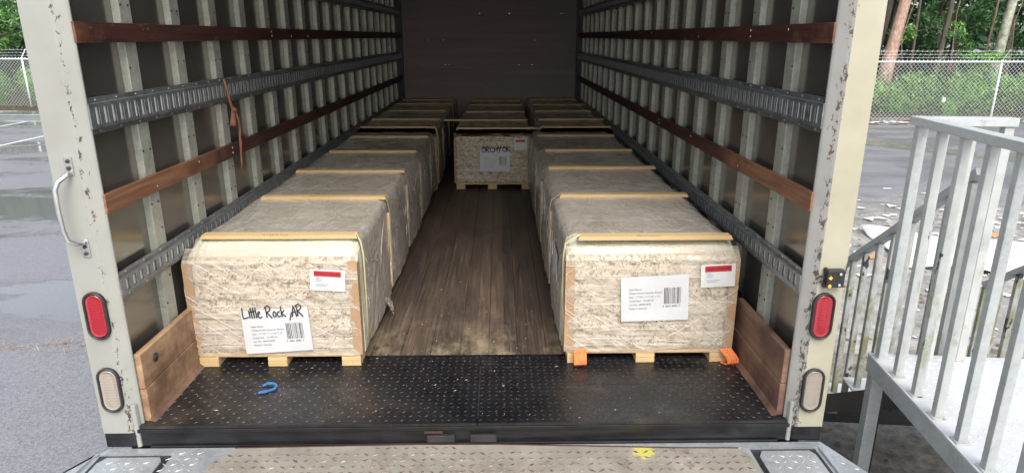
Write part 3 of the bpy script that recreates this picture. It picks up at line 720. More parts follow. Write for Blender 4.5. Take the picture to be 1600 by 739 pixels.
# grab handle
b = MB(); hp = [(-1.304,-.004,.972),(-1.306,-.02,.962),(-1.322,-.045,.945),(-1.331,-.052,.92),(-1.333,-.053,.85),(-1.330,-.053,.78),(-1.324,-.050,.745),(-1.308,-.03,.728),(-1.300,-.008,.724)]
b.tube(hp, .0085, 10)
b.prism([(-1.316,1.022),(-1.290,1.022),(-1.290,.962),(-1.316,.962)], 1, -.005, -.0005); b.prism([(-1.314,.735),(-1.286,.735),(-1.286,.672),(-1.314,.672)], 1, -.005, -.0005)
h_ = part(b, 'grab_handle', MAT['steel'], bevel=.001)
for x, z in ((-1.303,1.008),(-1.303,.985),(-1.300,.710),(-1.300,.686)):
    b = MB(); b.tube([(x,-.0055,z),(x,-.009,z)], .0065, 8); b.build('bolt', MAT['rust'], h_)
# black latch above the right tail light
b = MB(); b.box((1.288, -.03, .552), (1.352, -.001, .616)); b.box((1.283, -.022, .600), (1.294, -.004, .622)); b.box((1.283, -.022, .548), (1.294, -.004, .562)); b.box((1.266, -.018, .585), (1.287, -.008, .592)); b.box((1.270,-.014,.566),(1.287,-.008,.574))
lt = part(b, 'latch', MAT['rubber'], bevel=.003)
for z in (.588, .558): 
    b = MB(); b.prism([(1.292, z), (1.299, z+.009), (1.306, z+.003), (1.301, z-.006)], 1, -.034, -.0305); b.build('latch_mark', MAT['yellow'], lt)
for x, z in ((1.333,.603),(1.333,.562)):
    b = MB(); b.tube([(x,-.0305,z),(x,-.036,z)], .006, 8); b.build('screw', MAT['steel'], lt)
b = MB(); b.tube([(1.35,-.015,.60),(1.362,-.01,.61),(1.368,-.004,.625),(1.372,.01,.65)], .0022, 5); b.build('cable', MAT['rubber'], lt)
# chassis hint below the floor
b = MB(); b.box((-1.33, .09, -.28), (1.33, .20, -.107)); b.box((-.5,.2,-.4),(-.38,L,-.11)); b.box((.38,.2,-.4),(.5,L,-.11)); part(b, 'chassis_frame', MAT['black'])
for s in (-1, 1):
    b = MB(); b.tube([(s*1.25,5.6,GZ+.45),(s*.98,5.6,GZ+.45)], .45, 28); w_ = part(b, 'wheel', MAT['rubber'])
    b = MB(); b.tube([(s*1.256,5.6,GZ+.45),(s*1.2505,5.6,GZ+.45)], .25, 20); b.build('rim', MAT['steel'], w_)

# ================================================================ dock plate in the foreground
PZ = -.092
dock = thing('dock_plate', (0, -1.4, GZ), 'galvanised tread dock plate with worn beige centre at the foot of the truck', 'dock plate')
wl = lambda y: -1.355-max(0, min(.55, (.0-y)))*.55
wr_ = lambda y: 1.365+max(0, min(.55, (.0-y)))*.42
b = MB()
ol = [(-1.355,-.006),(-1.655,-.55),(-1.655,-3.0),(1.60,-3.0),(1.60,-.55),(1.365,-.006)]
b.prism(ol, 2, PZ-.16, PZ-.012)
# top sheets leave two recessed pockets
def sheet_box(x0, x1, y0, y1): b.box((x0, y0, PZ-.012), (x1, y1, PZ))
pl, pr = (-1.42, -1.10), (1.075, 1.345)
b.prism([(-1.355,-.006),(-1.372,-.037),(1.379,-.037),(1.365,-.006)], 2, PZ-.0118, PZ)
b.prism([(-1.372,-.037),(-1.655,-.55),(-1.655,-3.0),(-1.60,-3.0),(-1.60,-.55),(-1.405,-.195),(-1.405,-.037)], 2, PZ-.0118, PZ) if 0 else None
b.prism([(-1.3725,-.0371),(-1.655,-.55),(-1.655,-.56),(-1.43,-.56),(-1.385,-.0371)], 2, PZ-.0118, PZ)
b.prism([(1.3795,-.0371),(1.345,-.0371),(1.345,-.56),(1.60,-.56),(1.60,-.55)], 2, PZ-.0118, PZ)
sheet_box(-1.095, 1.075, -3.0, -.0371); sheet_box(-1.655, -1.096, -3.0, -.5605); sheet_box(1.076, 1.60, -3.0, -.5605)
def ins(x, y):
    if y > -.03: return wl(y)+.02 < x < wr_(y)-.02
    if x < -1.1: return wl(y)+.02 < x < -1.43
    if x > 1.075: return 1.36 < x < wr_(y)-.02
    return x < -.99-.0*y or x > 1.04
lozenges(b, -1.66, 1.62, -.6, -.01, PZ, pit=.034, ln=.025, wd=.0075, h=.0018, inside=ins)
b.build('tread_frame', MAT['galv_plate'], dock, fixn=False)
for x0, x1, mt in ((-1.355, -1.125, 'galv_plate'), (1.10, 1.315, 'galv_plate')):
    b = MB(); b.box((x0-.018, -.5595, PZ-.0118), (x1+.018, -.038, PZ-.0105)); b.build('pocket_liner', MAT['rubber'], dock)
    b = MB(); b.prism([(x0+.02, -.056), (x1-.015, -.056), (x1, -.08), (x1, -.5), (x0, -.5), (x0, -.09)], 2, PZ-.0103, PZ-.004)
    lozenges(b, x0+.03, x1-.02, -.48, -.07, PZ-.004, pit=.034, ln=.025, wd=.0075, h=.0018)
    b.build('pocket_cover', MAT[mt], dock, fixn=False)
b = MB(); top = [(-.875,.0-.022),(-.2,-.012),(.12,-.016),(.45,-.032),(.8,-.05),(1.03,-.055)]
poly = [(-.96,-.22)]+top+[(1.06,-.10),(1.06,-2.9),(-1.05,-2.9),(-1.05,-.4)]
b.prism(poly, 2, PZ+.0005, PZ+.007)
def insb(x, y):
    yt = np.interp(x, [-.99,-.875,-.2,.12,.45,.8,1.03,1.06], [-.20,-.028,-.02,-.024,-.04,-.058,-.065,-.12]); return y < yt-.012 and -.98 < x < 1.045
lozenges(b, -1.0, 1.06, -.7, .0, PZ+.007, pit=.036, ln=.036, wd=.010, h=.0022, inside=insb, mi=1)
b.build('beige_tread', [MAT['tread'], MAT['tread_loz']], dock, fixn=False)
b = MB(); b.cur = 0
for i in range(len(top)-1):
    (x0, y0), (x1, y1) = top[i], top[i+1]; b.prism([(x0,y0),(x1,y1),(x1,y1+.006),(x0,y0+.006)], 2, PZ+.0004, PZ+.0085)
b.build('rusty_edge', MAT['rust'], dock, fixn=False)
for x in (-1.5, -.5, .5, 1.5):
    for y in (-.75, -2.8):
        b = MB(); b.box((x-.05, y-.05, GZ), (x+.05, y+.05, PZ-.161)); b.build('support_leg', MAT['black'], dock)

# ================================================================ platform with railings and stair
A = R(-6.3); O_ = Vector((1.768, .438, 0)); ux = Vector((math.cos(A), math.sin(A), 0)); vy = Vector((-math.sin(A), math.cos(A), 0))
def P3(u, v, z): return O_+ux*u+vy*v+Vector((0, 0, z))      # u to the right, v away from the camera
TZ = .06
plat = thing('loading_platform', (P3(.7, -.8, GZ)), 'grey railed steel loading platform with white tread floor right of the truck', 'platform')
Rz = Matrix.Rotation(A, 3, 'Z')
def pbox(b, u0, u1, v0, v1, z0, z1):
    vs = [P3(u, v, z) for z in (z0, z1) for u, v in ((u0,v0),(u1,v0),(u1,v1),(u0,v1))]
    b.add(vs, [(0,3,2,1),(4,5,6,7),(0,1,5,4),(1,2,6,5),(2,3,7,6),(3,0,4,7)])
def plozenges(b, u0, u1, v0, v1, z, pit=.034):
    k0 = len(b.v); lozenges(b, u0, u1, v0, v1, z, pit=pit, ln=.022, wd=.008, h=.0022)
    for k in range(k0, len(b.v)):
        q = b.v[k]; b.v[k] = tuple(P3(q[0], q[1], q[2]))
b = MB(); pbox(b, 0, 1.5, -2.4, 0, TZ-.008, TZ); plozenges(b, .06, 1.48, -1.3, -.01, TZ, pit=.040); b.build('deck', MAT['white_tread'], plat, fixn=False)
b = MB(); pbox(b, .001, .03, -2.4, -.001, TZ-.085, TZ-.0085); pbox(b, .031, 1.5, -.03, -.001, TZ-.085, TZ-.0085); pbox(b, 1.47, 1.4995, -2.4, -.031, TZ-.085, TZ-.0085); b.build('edge_beam', MAT['rail'], plat)
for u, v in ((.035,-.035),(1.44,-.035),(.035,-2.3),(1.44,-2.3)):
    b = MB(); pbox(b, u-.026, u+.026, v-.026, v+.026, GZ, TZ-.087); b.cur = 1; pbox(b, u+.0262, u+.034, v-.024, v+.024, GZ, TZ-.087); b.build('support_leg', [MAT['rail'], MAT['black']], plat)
RT = 1.105
b = MB(); b.bar(P3(.035, .0, RT-.018), P3(.035, -2.4, RT-.018), .054, .034); b.build('top_rail', MAT['rail'], plat, bevel=.003)
b = MB(); b.bar(P3(.063, -.035, RT-.018), P3(.385, -.035, RT-.018), .054, .034); b.build('top_rail', MAT['rail'], plat, bevel=.003)
for k in range(15):
    v = -.045-.157*k; w = .037 if k == 0 else .030
    b = MB(); b.bar(P3(.036, v, TZ), P3(.036, v, RT-.037), w, w, ux); b.cur = 0; b.bar(P3(.036, v, TZ), P3(.036, v, TZ+.004), w+.02, w+.02, ux)
    b.build('baluster', MAT['rail_old'] if k in (1, 2, 3) else MAT['rail'], plat, bevel=.002)
for u, w in ((.13,.028),(.235,.028),(.36,.036)):
    b = MB(); b.bar(P3(u, -.035, TZ), P3(u, -.035, RT-.037), w, w, ux); b.build('baluster', MAT['rail_old'], plat, bevel=.002)
# stair descending away from the platform
n_tr = 6; rise, run = .195, .285
SU0, SU1 = .335, 1.36
for k in range(1, n_tr):
    z = TZ-rise*k; v0 = .005+run*(k-1)
    b = MB(); pbox(b, SU0-.04, SU1+.04, v0, v0+run+.02, z-.01, z); b.cur = 1; pbox(b, SU0-.04, SU1+.04, v0, v0+.012, z-.075, z-.0105)
    b.build('stair_tread', [MAT['white_tread'], MAT['rubber']], plat)
for u in (SU0-.055, SU1+.055):
    b = MB(); b.bar(P3(u, .0, TZ-.20), P3(u, run*5.6, TZ-rise*5.6-.12), .012, .11, (0,0,1)); b.build('stringer', MAT['black'], plat)
for u in (SU0, SU1):
    za = lambda v: TZ-rise*(v/run)
    v1 = run*5.2
    b = MB(); b.bar(P3(u, .02, za(0)+.82), P3(u, v1, za(v1)+.82), .05, .034); b.build('stair_rail', MAT['rail'], plat, bevel=.003)
    for k in range(11):
        v = .06+k*.142; kk = int(v//run)+1
        b = MB(); b.bar(P3(u, v, TZ-rise*kk), P3(u, v, za(v)+.805), .030, .030, ux); b.build('baluster', MAT['rail_old'], plat, bevel=.002)

# ================================================================ wrapped bundles
def text_mesh(txt, size):
    cu = bpy.data.curves.new('txt', 'FONT'); cu.body = txt; cu.size = size; cu.extrude = 0
    o = bpy.data.objects.new('txt', cu); COL.objects.link(o); bpy.context.view_layer.update()
    me = bpy.data.meshes.new_from_object(o.evaluated_get(bpy.context.evaluated_depsgraph_get()))
    v = np.zeros(len(me.vertices)*3); me.vertices.foreach_get('co', v); v = v.reshape(-1, 3)
    fs = [tuple(p.vertices) for p in me.polygons]
    bpy.data.objects.remove(o); bpy.data.curves.remove(cu); bpy.data.meshes.remove(me)
    return v, fs
LIT = {  # pen strokes, unit box roughly 0..1 high
 'L': ([[(0,1),(-.02,.45),(0,.02),(.3,.08),(.52,.12)]], .62), 'i': ([[(0,.75),(.03,.05)]], .18), 't': ([[(0,1.0),(.06,.0)], [(-.14,.6),(.25,.68)]], .22),
 'l': ([[(0,1.0),(.05,.02)]], .2), 'e': ([[(0,.3),(.2,.45),(.15,.62),(0,.5),(0,.15),(.15,0),(.38,.1)]], .45),
 'R': ([[(.05,0),(0,1.05)], [(-.12,.9),(.2,1.12),(.45,.9),(.35,.62),(.08,.5),(.3,.2),(.52,-.08)]], .62), 'o': ([[(.15,.55),(0,.3),(.1,.02),(.28,.08),(.3,.4),(.15,.55)]], .42),
 'c': ([[(.28,.5),(.08,.45),(0,.2),(.1,0),(.3,.08)]], .4), 'k': ([[(0,1.0),(.03,0)], [(.3,.6),(.03,.3),(.4,.0)]], .5), ',': ([[(.1,.35),(-.12,-.35)]], .16),
 'A': ([[(0,-.05),(.2,1.0),(.42,-.05)], [(.05,.35),(.42,.4)]], .5), 'r': ([[(.03,0),(0,.95)], [(0,.9),(.25,.85),(.2,.5),(.04,.45),(.28,.0),(.3,.3)]], .45),
 'O': ([[(.25,1),(.0,.75),(.0,.3),(.2,.0),(.45,.1),(.5,.6),(.3,1),(.12,.9)]], .62), 'C': ([[(.42,.85),(.15,1.0),(0,.6),(.05,.15),(.35,0),(.5,.1)]], .58), 'H': ([[(0,1),(0,0)], [(0,.5),(.4,.55)], [(.4,1),(.4,.05)]], .52),
 'y': ([[(0,1),(.18,.5)], [(.42,1.05),(.1,-.1)]], .5), '.': ([[(0,.1),(.03,.02)]], .18), 'K': ([[(0,1),(0,0)], [(.42,.95),(.02,.45),(.45,.0)]], .5), ' ': ([], .35)}
def on_label(lab_o, c, ex, ez, w, h, hand=None, hscale=.05, small=False):
    """c = top-left corner; ex,ez unit vectors along width and up; parts of the label stand a hair proud (toward -Y)"""
    nrm = Vector((0, -1, 0))
    def q(u, v, d=.0015): return c+ex*u-ez*v+nrm*d
    b = MB()
    lines = ["Style Name :", "White Primed Quarter Round", "Size : 11\"/16\" x 11\"/16\" x 12'", "Lineal Feet : 13,440 Lft", "Lot No.: 08/04/2025", "Made in Vietnam"]
    for i, t in enumerate(lines):
        v, fs = text_mesh(t, h*.056); b.add([q(w*.12+p[0]*1.0, h*(.40 if hand else .30)+i*h*.085-p[1]) for p in v], fs)
    b.build('printed_text', MAT['grey_ink'], lab_o, fixn=False)
    b = MB(); u = w*.64; v0 = h*(.34 if hand else .27); rnd = random.Random(5)
    while u < w*.89:
        bw = rnd.choice((.0010, .0016, .0028)); b.add([q(u, v0), q(u+bw, v0), q(u+bw, v0+h*.36), q(u, v0+h*.36)], [(0,1,2,3)]); u += bw+rnd.choice((.002, .003, .004))
    v, fs = text_mesh("0  2025  8042  0", h*.055); b.add([q(w*.62+p[0], v0+h*.43-p[1]) for p in v], fs)
    b.build('barcode', MAT['ink'], lab_o, fixn=False)
    if hand:
        b = MB(); word, wid, hu, hv = hand; tot = sum(LIT[ch][1] for ch in word); sc = wid/tot; u = hu; hh = hscale
        for ch in word:
            st, adv = LIT[ch]
            for s_ in st:
                pts = [q(u+x*sc, hv+hh*(1-y), .0022) for x, y in s_]
                fine = []
                for i in range(len(pts)-1):
                    for t in (0, .33, .66): fine.append(pts[i].lerp(pts[i+1], t))
                fine.append(pts[-1]); b.tube(fine, .0027 if c.y < 2 else .0045, 5, flat=1)
            u += adv*sc
        b.build('handwriting', MAT['ink'], lab_o)
def quad_label(name, cs, mat, parent, y, seg=6, curl=.004, thick=.0008):
    """cs: four (x,z) corners TL,TR,BR,BL"""
    b = MB(); vs = []
    for i in range(seg+1):
        for j in range(seg+1):
            u, v = j/seg, i/seg
            x = (cs[0][0]*(1-u)+cs[1][0]*u)*(1-v)+(cs[3][0]*(1-u)+cs[2][0]*u)*v
            z = (cs[0][1]*(1-u)+cs[1][1]*u)*(1-v)+(cs[3][1]*(1-u)+cs[2][1]*u)*v
            vs.append((x, y-thick-curl*(.5+.5*math.sin(v*5.0+u*2))*v*.0, z))
    n = seg+1; b.add(vs, [(i*n+j, i*n+j+1, (i+1)*n+j+1, (i+1)*n+j) for i in range(seg) for j in range(seg)], True)
    return b.build(name, mat, parent)

def quarter(cx, cz, r_, a, y0, y1, b):
    # quarter-round moulding end: square corner plus arc, rotated by a
    pts = [(-.5,-.5),(.5,-.5),(.42,-.05),(.22,.22),(-.05,.42),(-.5,.5)]
    c, s = math.cos(a), math.sin(a)
    poly = [(cx+(px*c-pz*s)*r_, cz+(px*s+pz*c)*r_) for px, pz in pts]
    n = 6; vs = [(px, y0, pz) for px, pz in poly]+[(px, y1, pz) for px, pz in poly]
    b.add(vs, [tuple(range(n))]+[(i, (i+1) % n, n+(i+1) % n, n+i) for i in range(n)])

def bundle(x0, x1, y0, y1, label, cleats, front='full', lab=None, pouch=None, hand=None, side=None, zt=.567, ex_cleat=None, boards=(1, 1)):
    t = thing('wrapped_bundle', ((x0+x1)/2, (y0+y1)/2, 0), label, 'wrapped bundle', 'film-wrapped moulding bundles on skids in the truck')
    W = x1-x0; zf = .512; yb = y0+(.13 if front == 'full' else .05)
    # skid
    b = MB(); b.box((x0+.01, y0+.012, .045), (x1-.01, y1-.01, .060))
    for c_ in cleats[1:]:
        for fx in (x0+.055, (x0+x1)/2-.01, x1-.05): b.box((fx-.042, c_-.05, .001), (fx+.042, c_+.05, .0445))
    sk = b.build('skid', MAT['pine'], t)
    for fx in (x0+.055, (x0+x1)/2-.01, x1-.05):
        b = MB(); b.box((fx-.042, y0+.004, .0012), (fx+.042, y0+.11, .0235)); b.box((fx-.042, y0+.006, .0245), (fx+.042, y0+.11, .0442)); b.build('foot_block', MAT['pine'], sk, bevel=.0015)
    # stack of moulding ends
    b = MB(); pit = .0150 if front == 'full' else .019
    nz = int((zf-.065)/pit); nx = int((W-.03)/pit); PR = .046
    for i in range(nx):
        for j in range(nz):
            cx = x0+.018+pit*(i+.5+.5*(j%2))+random.uniform(-.002,.002); cz = .064+pit*(j+.5)+random.uniform(-.0018,.0018)
            row = round((cz-.105)/.081); off = .5*(row % 2)
            pcx = x0+.06+((round((cx-x0-.06)/.093-off)+off)*.093); pcz = .105+row*.081
            dd = math.hypot((cx-pcx)/1.02, (cz-pcz)/.92)
            if dd > PR*1.14 and random.random() < .6: continue
            if random.random() < .006: continue
            if abs(cz-.315) < .007 and random.random() < .5: continue
            if j >= nz-1 and random.random() < .3: continue
            a = random.choice((0,1,2,3))*math.pi/2+random.uniform(-.4,.4)
            y = y0+.014+random.uniform(-.0012,.0015)+max(0, dd-PR*.66)*1.5
            quarter(cx, cz, pit*1.16, a, y, y+.03, b)
    b.cur = 1; b.box((x0+.012, y0+.045, .0605), (x1-.012, yb+.02, zf-.012)); b.cur = 0
    b.build('moulding_ends', [MAT['ends'], MAT['gap']], t, fixn=True)
    # body under grey film
    b = MB()
    for q in range(150 if front == 'full' else 60):
        y_ = random.uniform(yb+.05, y1-.1); xx = random.uniform(x0+.05, x1-.12); a = random.choice((.9, -.9))+random.gauss(0, .25); Lc = random.uniform(.04, .16)
        zc = zt-.011*min(1, min(abs(y_-c_) for c_ in cleats)/.3)+.0015
        pts = [(min(x1-.05, max(x0+.05, xx+math.cos(a)*Lc*(f_-.5))), y_+math.sin(a)*Lc*(f_-.5), zc+.0008*math.sin(f_*9)) for f_ in (0, .25, .5, .75, 1)]
        rr_ = random.uniform(.0003, .0008); b.tube(pts, [rr_*.2, rr_, rr_, rr_, rr_*.2], 4)
    ss = side if side else 1; xs_ = x1+.009 if ss > 0 else x0-.009
    for q in range(120 if front == 'full' else 40):
        c_ = random.choice(cleats); y_ = c_+random.gauss(.02, .14); zt_ = random.uniform(.2, zt-.06); Lc = random.uniform(.05, .2)
        if y_ < yb+.02: continue
        pts = [(xs_+ss*.003*math.sin(f_*5+q), y_+(y_-c_)*f_*.9, zt_-Lc*f_) for f_ in (0, .25, .5, .75, 1)]
        rr_ = random.uniform(.001, .0022); b.tube(pts, [rr_*.2, rr_, rr_*1.2, rr_, rr_*.2], 4)
    CR = b
    def loft(ya, yb_, nyy, name, mat, za, zb, bulge, amp):
        b = MB(); K = 28; vs = []; ph = random.uniform(0, 9)
        for i in range(nyy+1):
            y = ya+(yb_-ya)*i/nyy; u = i/nyy
            sag = 0
            near = min(abs(y-c_) for c_ in cleats) if cleats else 1
            sag = -.011*min(1, near/.3)
            z1 = za+(zb-za)*min(1, u*1.0) if name == 'front_wrap' else zb
            z1 += sag if name != 'front_wrap' else 0
            sq = bulge*min(1, near/.25)
            prof = [(x0-.004-sq, .05), (x0-.006-sq*1.2, .16), (x0-.004-sq, .28), (x0-.002, .40), (x0+.002, z1-.045), (x0+.014, z1-.014), (x0+.045, z1)]
            top = [(x0+W*k/8, z1+.002*math.sin(k*1.7+y*5)) for k in range(1, 8)]
            pr = [(x1-.045, z1), (x1-.012, z1-.014), (x1-.001, z1-.045), (x1+.003, .40), (x1+.004+sq, .28), (x1+.007+sq*1.2, .16), (x1+.006+sq, .05)]
            row = prof+top+pr
            for k, (x, z) in enumerate(row):
                n1 = amp*(math.sin(y*31+k*2.3+ph)+.7*math.sin(y*67+k*5.1+ph*2))*.5
                s_ = -1 if k < 6 else (1 if k > len(row)-7 else 0)
                vs.append((x+s_*n1, y, z+(n1*.5 if s_ == 0 else 0)))
            K = len(row)
        fs = [(i*K+k, i*K+k+1, (i+1)*K+k+1, (i+1)*K+k) for i in range(nyy) for k in range(K-1)]
        fs += [tuple(range(K-1, -1, -1)), tuple(nyy*K+k for k in range(K))]
        b.add(vs, fs, True)
        if name == 'grey_film': b.cur = 1; b.add(CR.v, CR.f, True)
        return b.build(name, [mat, MAT['crease_glint_grey']], t)
    loft(yb+.001, y1, int((y1-yb)/.03), 'grey_film', MAT['film_grey'], zt, zt, .011, .0032)
    loft(y0+.05, yb, 8, 'front_wrap', MAT['film_pale'] if front == 'full' else MAT['film_grey'], zf+.012, zt-.004, .002, .001)
    # cardboard corners
    cw = .036 if front == 'full' else .024
    for k, (xa, xb) in enumerate(((x0, x0+cw), (x1-cw, x1))):
        if not boards[k]: continue
        b = MB(); b.box((xa, y0+.004, .062), (xb, y0+.0085, zf-.035 if k == 0 else zf-.02)); xs = x0-.004 if k == 0 else x1
        b.box((xs, y0+.004, .062), (xs+.004, y0+.05, zf-.03)); b.build('corner_board', MAT['card'], t)
    # clear film over the front, puckered
    b = MB(); NX, NZ = 70, 46; vs = []; ph = random.uniform(0, 6)
    for j in range(NZ+1):
        for i in range(NX+1):
            u, v = i/NX, j/NZ; x = x0-.004+(W+.008)*u; z = .056+(zf-.045)*v
            e = min(u, 1-u, 1-v)*14; e = min(1, e)
            d = .0028*math.sin(14*u+22*v+ph)+.0022*math.sin(33*u-17*v+ph*2)+.0014*math.sin(61*u+70*v)
            y = y0+.001+(1-e)*.006+d*.8
            if v > .93: y += (v-.93)/.07*.05; z = .056+(zf-.045)*.93+(v-.93)*(zf-.045)*1.35
            vs.append((x, y, z))
    b.add(vs, [(j*(NX+1)+i, j*(NX+1)+i+1, (j+1)*(NX+1)+i+1, (j+1)*(NX+1)+i) for j in range(NZ) for i in range(NX)], True)
    b.cur = 1
    for q in range(80 if front == 'full' else 240):  # the far fronts get more pale tubes as painted glints
        u, v = random.random(), random.random(); fam = random.random()
        a = (-.60+random.gauss(0, .07)) if fam < .7 else (.6+random.gauss(0, .1) if fam < .82 else random.gauss(0, .06)); Lc = random.uniform(.05, .26) if front == 'full' else random.uniform(.02, .07)
        X0_, Z0_ = x0+.01+(W-.02)*u, .07+(zf-.09)*v; pts = []
        for t_ in range(6):
            f_ = t_/5-.5; xx = X0_+math.cos(a)*Lc*f_; zz = Z0_+math.sin(a)*Lc*f_+.002*math.sin(t_*1.7+q)
            pts.append((min(x1+.002, max(x0-.002, xx)), y0-.0018, min(zf-.02, max(.062, zz))))
        rr_ = random.uniform(.0003, .0009) if front == 'full' else random.uniform(.0010, .0022); b.tube(pts, [rr_*.2, rr_, rr_*1.1, rr_, rr_*.8, rr_*.2], 5)
    b.cur = 0
    b.build('clear_film', [MAT['film'] if front == 'full' else MAT['film_glint'], MAT['crease_glint']], t)
    # cleats, side battens and bands
    for k, c_ in enumerate(cleats):
        xa, xb = x0+.055+random.uniform(-.02,.01), x1-.015+random.uniform(-.015,.02)
        if ex_cleat and k in ex_cleat: xa += ex_cleat[k][0]; xb += ex_cleat[k][1]
        b = MB(); tz = zt-.002; yaw = random.uniform(-.012, .012)
        rm = Matrix.Rotation(yaw, 3, 'Z')
        b.box((xa, c_-.022, tz), (xb, c_+.030, tz+.007), rm); b.box((xa+.004, c_-.018, tz+.0075), (xb-.004, c_+.034, tz+.0155), rm)
        b.cur = 1
        xs = xa+(xb-xa)*random.uniform(.35,.5)
        if k in (0, 1, 2):
            for q in range(9):
                xx = xs+q*.012+random.uniform(-.002,.002); b.box((xx, c_-.012, tz+.0150), (xx+random.uniform(.004,.009), c_-.012+random.uniform(.004,.008), tz+.0160), rm, (xs, c_, tz))
        b.cur = 0
        b.build('top_cleat', [MAT['pine'], MAT['ink']], t)
        for s_, xx in ((-1, x0), (1, x1)):
            if side is not None and s_ == side:
                b = MB(); b.box((xx-.004 if s_ > 0 else xx-.011, c_-.004, .06), (xx+.011 if s_ > 0 else xx+.004, c_+.022, zt-.085)); 
                if k in (1, 2, 3): b.build('side_batten', MAT['pine_v'] if (k == 1 and s_ > 0) else MAT['film_batten'], t, bevel=.002)
                b = MB(); o_ = s_*(.010 if k in (1, 2, 3) else .006)
                pth = [(xb-.01 if s_ > 0 else xa+.01, c_, tz+.021), (xx+o_*.4, c_, zt-.02), (xx+o_+s_*.004, c_+.004, zt-.08), (xx+o_+s_*.004, c_+.006, .3), (xx+o_+s_*.003, c_, .06)]
                b.tube(pth, .005 if k == 0 else .0032, 6, flat=.5); b.build('strapping_band', MAT['tieband'] if k == 0 else MAT['band_dull'], t)
    # labels
    yl = y0-.004
    if lab:
        lo = quad_label('shipping_label', lab, MAT['paper'], t, yl)
        c = Vector((lab[0][0], yl-.0008, lab[0][1])); ex = Vector((lab[1][0]-lab[0][0], 0, lab[1][1]-lab[0][1])); w = ex.length; ex.normalize()
        ez = Vector((-ex.z, 0, ex.x)); h = ((lab[0][1]+lab[1][1])-(lab[2][1]+lab[3][1]))/2
        on_label(lo, c, ex, ez, w, h, hand)
    if pouch:
        cx, cz, w, h, tilt = pouch; ex = Vector((math.cos(tilt), 0, math.sin(tilt))); ez = Vector((-ex.z, 0, ex.x)); c = Vector((cx, yl, cz))
        def rect(u0, u1, v0, v1): return [((c+ex*u+ez*v).x, (c+ex*u+ez*v).z) for u, v in ((u0,v1),(u1,v1),(u1,v0),(u0,v0))]
        po = quad_label('document_pouch', rect(-w/2, w/2, -h/2, h/2), MAT['pouch'], t, yl)
        quad_label('packing_slip', rect(-w*.38, w*.28, -h*.40, h*.20), MAT['paper'], po, yl-.0012)
        rb = quad_label('red_banner', rect(-w*.38, w*.38, h*.18, h*.43), MAT['redink'], po, yl-.0024)
        b = MB(); v, fs = text_mesh("PACKING LIST ENCLOSED", h*.13); v[:, 0] *= w*.70/max(1e-6, v[:, 0].max())
        b.add([c+ex*(-w*.35+p[0])+ez*(h*.255+p[1])+Vector((0,-.0042,0)) for p in v], fs); b.build('banner_text', MAT['ink'], po, fixn=False)
        b = MB()
        for i, ww in enumerate((.12, .2, .16, .0, .38, .3)):
            if ww: p0 = c+ex*(-w*.33)+ez*(h*.10-i*h*.075)+Vector((0,-.0032,0)); b.add([p0, p0+ex*w*ww, p0+ex*w*ww+ez*.0018, p0+ez*.0018], [(0,1,2,3)])
        b.build('slip_text', MAT['grey_ink'], po, fixn=False)
    return t
MAT['tieband'] = simple('tan_band', (.42, .36, .20), (.55, .48, .28), .45)
MAT['band_dull'] = simple('dull_band', (.20, .165, .11), (.30, .25, .18), .5)
MAT['film_batten'] = mat_wood('batten_under_film', (.24, .185, .13), (.34, .27, .20), 2, .4, 45)
MAT['crease_glint_grey'] = simple('grey_film_crease_glint', (.45, .42, .37), (.6, .56, .5), .2)  # paler than the film, painting light streaks along its folds
MAT['pouch'] = simple('clear_pouch', (.50, .48, .43), (.60, .58, .53), .25)

bundle(-1.215, -.482, .462, 3.985, 'pale film-wrapped bundle front left with a label handwritten Little Rock, AR', [.578, 1.30, 2.03, 2.80, 3.57],
       lab=[(-.992,.273),(-.702,.289),(-.692,.085),(-.985,.067)], pouch=(-.605,.410,.150,.096,-.06), hand=('Little Rock ,AR', .262, .010, -.012), side=1)
bundle(.418, 1.165, .472, 3.985, 'clear film-wrapped bundle front right with a plain unwritten label and orange strap loops', [.535, 1.325, 2.13, 2.84, 3.62],
       lab=[(.652,.412),(.947,.425),(.958,.213),(.663,.205)], pouch=(1.073,.418,.150,.105,.05), side=-1, boards=(1, 1))
bundle(-.295, .436, 4.022, 7.34, 'glinting film-wrapped bundle in the middle of the far end, label handwritten in marker', [4.08, 4.72, 5.5, 6.3, 6.9], front='short',
       lab=[(-.055,.385),(.226,.394),(.232,.175),(-.056,.175)], pouch=(.328,.432,.120,.108,.02), hand=('ORCHy.OK', .27, .02, -.02), zt=.572, ex_cleat={0: (-.03, .06), 1: (-.21, .0)})
bundle(-1.215, -.46, 4.01, 7.34, 'dark wrapped bundle at the far left, behind the one for Little Rock', [4.06, 4.68, 5.50, 6.31, 6.85], front='short', side=1, zt=.585)
bundle(.50, 1.20, 4.01, 7.34, 'dark wrapped bundle at the far right, behind the one with orange loops', [4.06, 4.66, 5.45, 6.2, 6.85], front='short', side=-1, zt=.585)

# side label on the right bundle's aisle face belongs to that bundle
rb = [o for o in COL.objects if o.name == 'wrapped_bundle.001'][0]
b = MB(); b.add([(.4045, .80, .40), (.4035, 1.02, .41), (.402, 1.02, .22), (.403, .80, .20)], [(0,1,2,3)]); o = b.build('side_label', MAT['paper'], rb); md = o.modifiers.new('s', 'SOLIDIFY'); md.thickness = .001
# torn film tail at the left bundle's side
lb = [o for o in COL.objects if o.name == 'wrapped_bundle'][0]
b = MB(); vs = []
for i in range(7):
    for j in range(7):
        u, v = i/6, j/6; vs.append((-.470+.05*u*(1-.5*v), .97+.14*v, .03+.10*(1-u)*(1-.4*v)+.012*math.sin(i*3+j*2)))
b.add(vs, [(i*7+j, (i+1)*7+j, (i+1)*7+j+1, i*7+j+1) for i in range(6) for j in range(6)], True); b.build('film_tail', MAT['film'], lb)

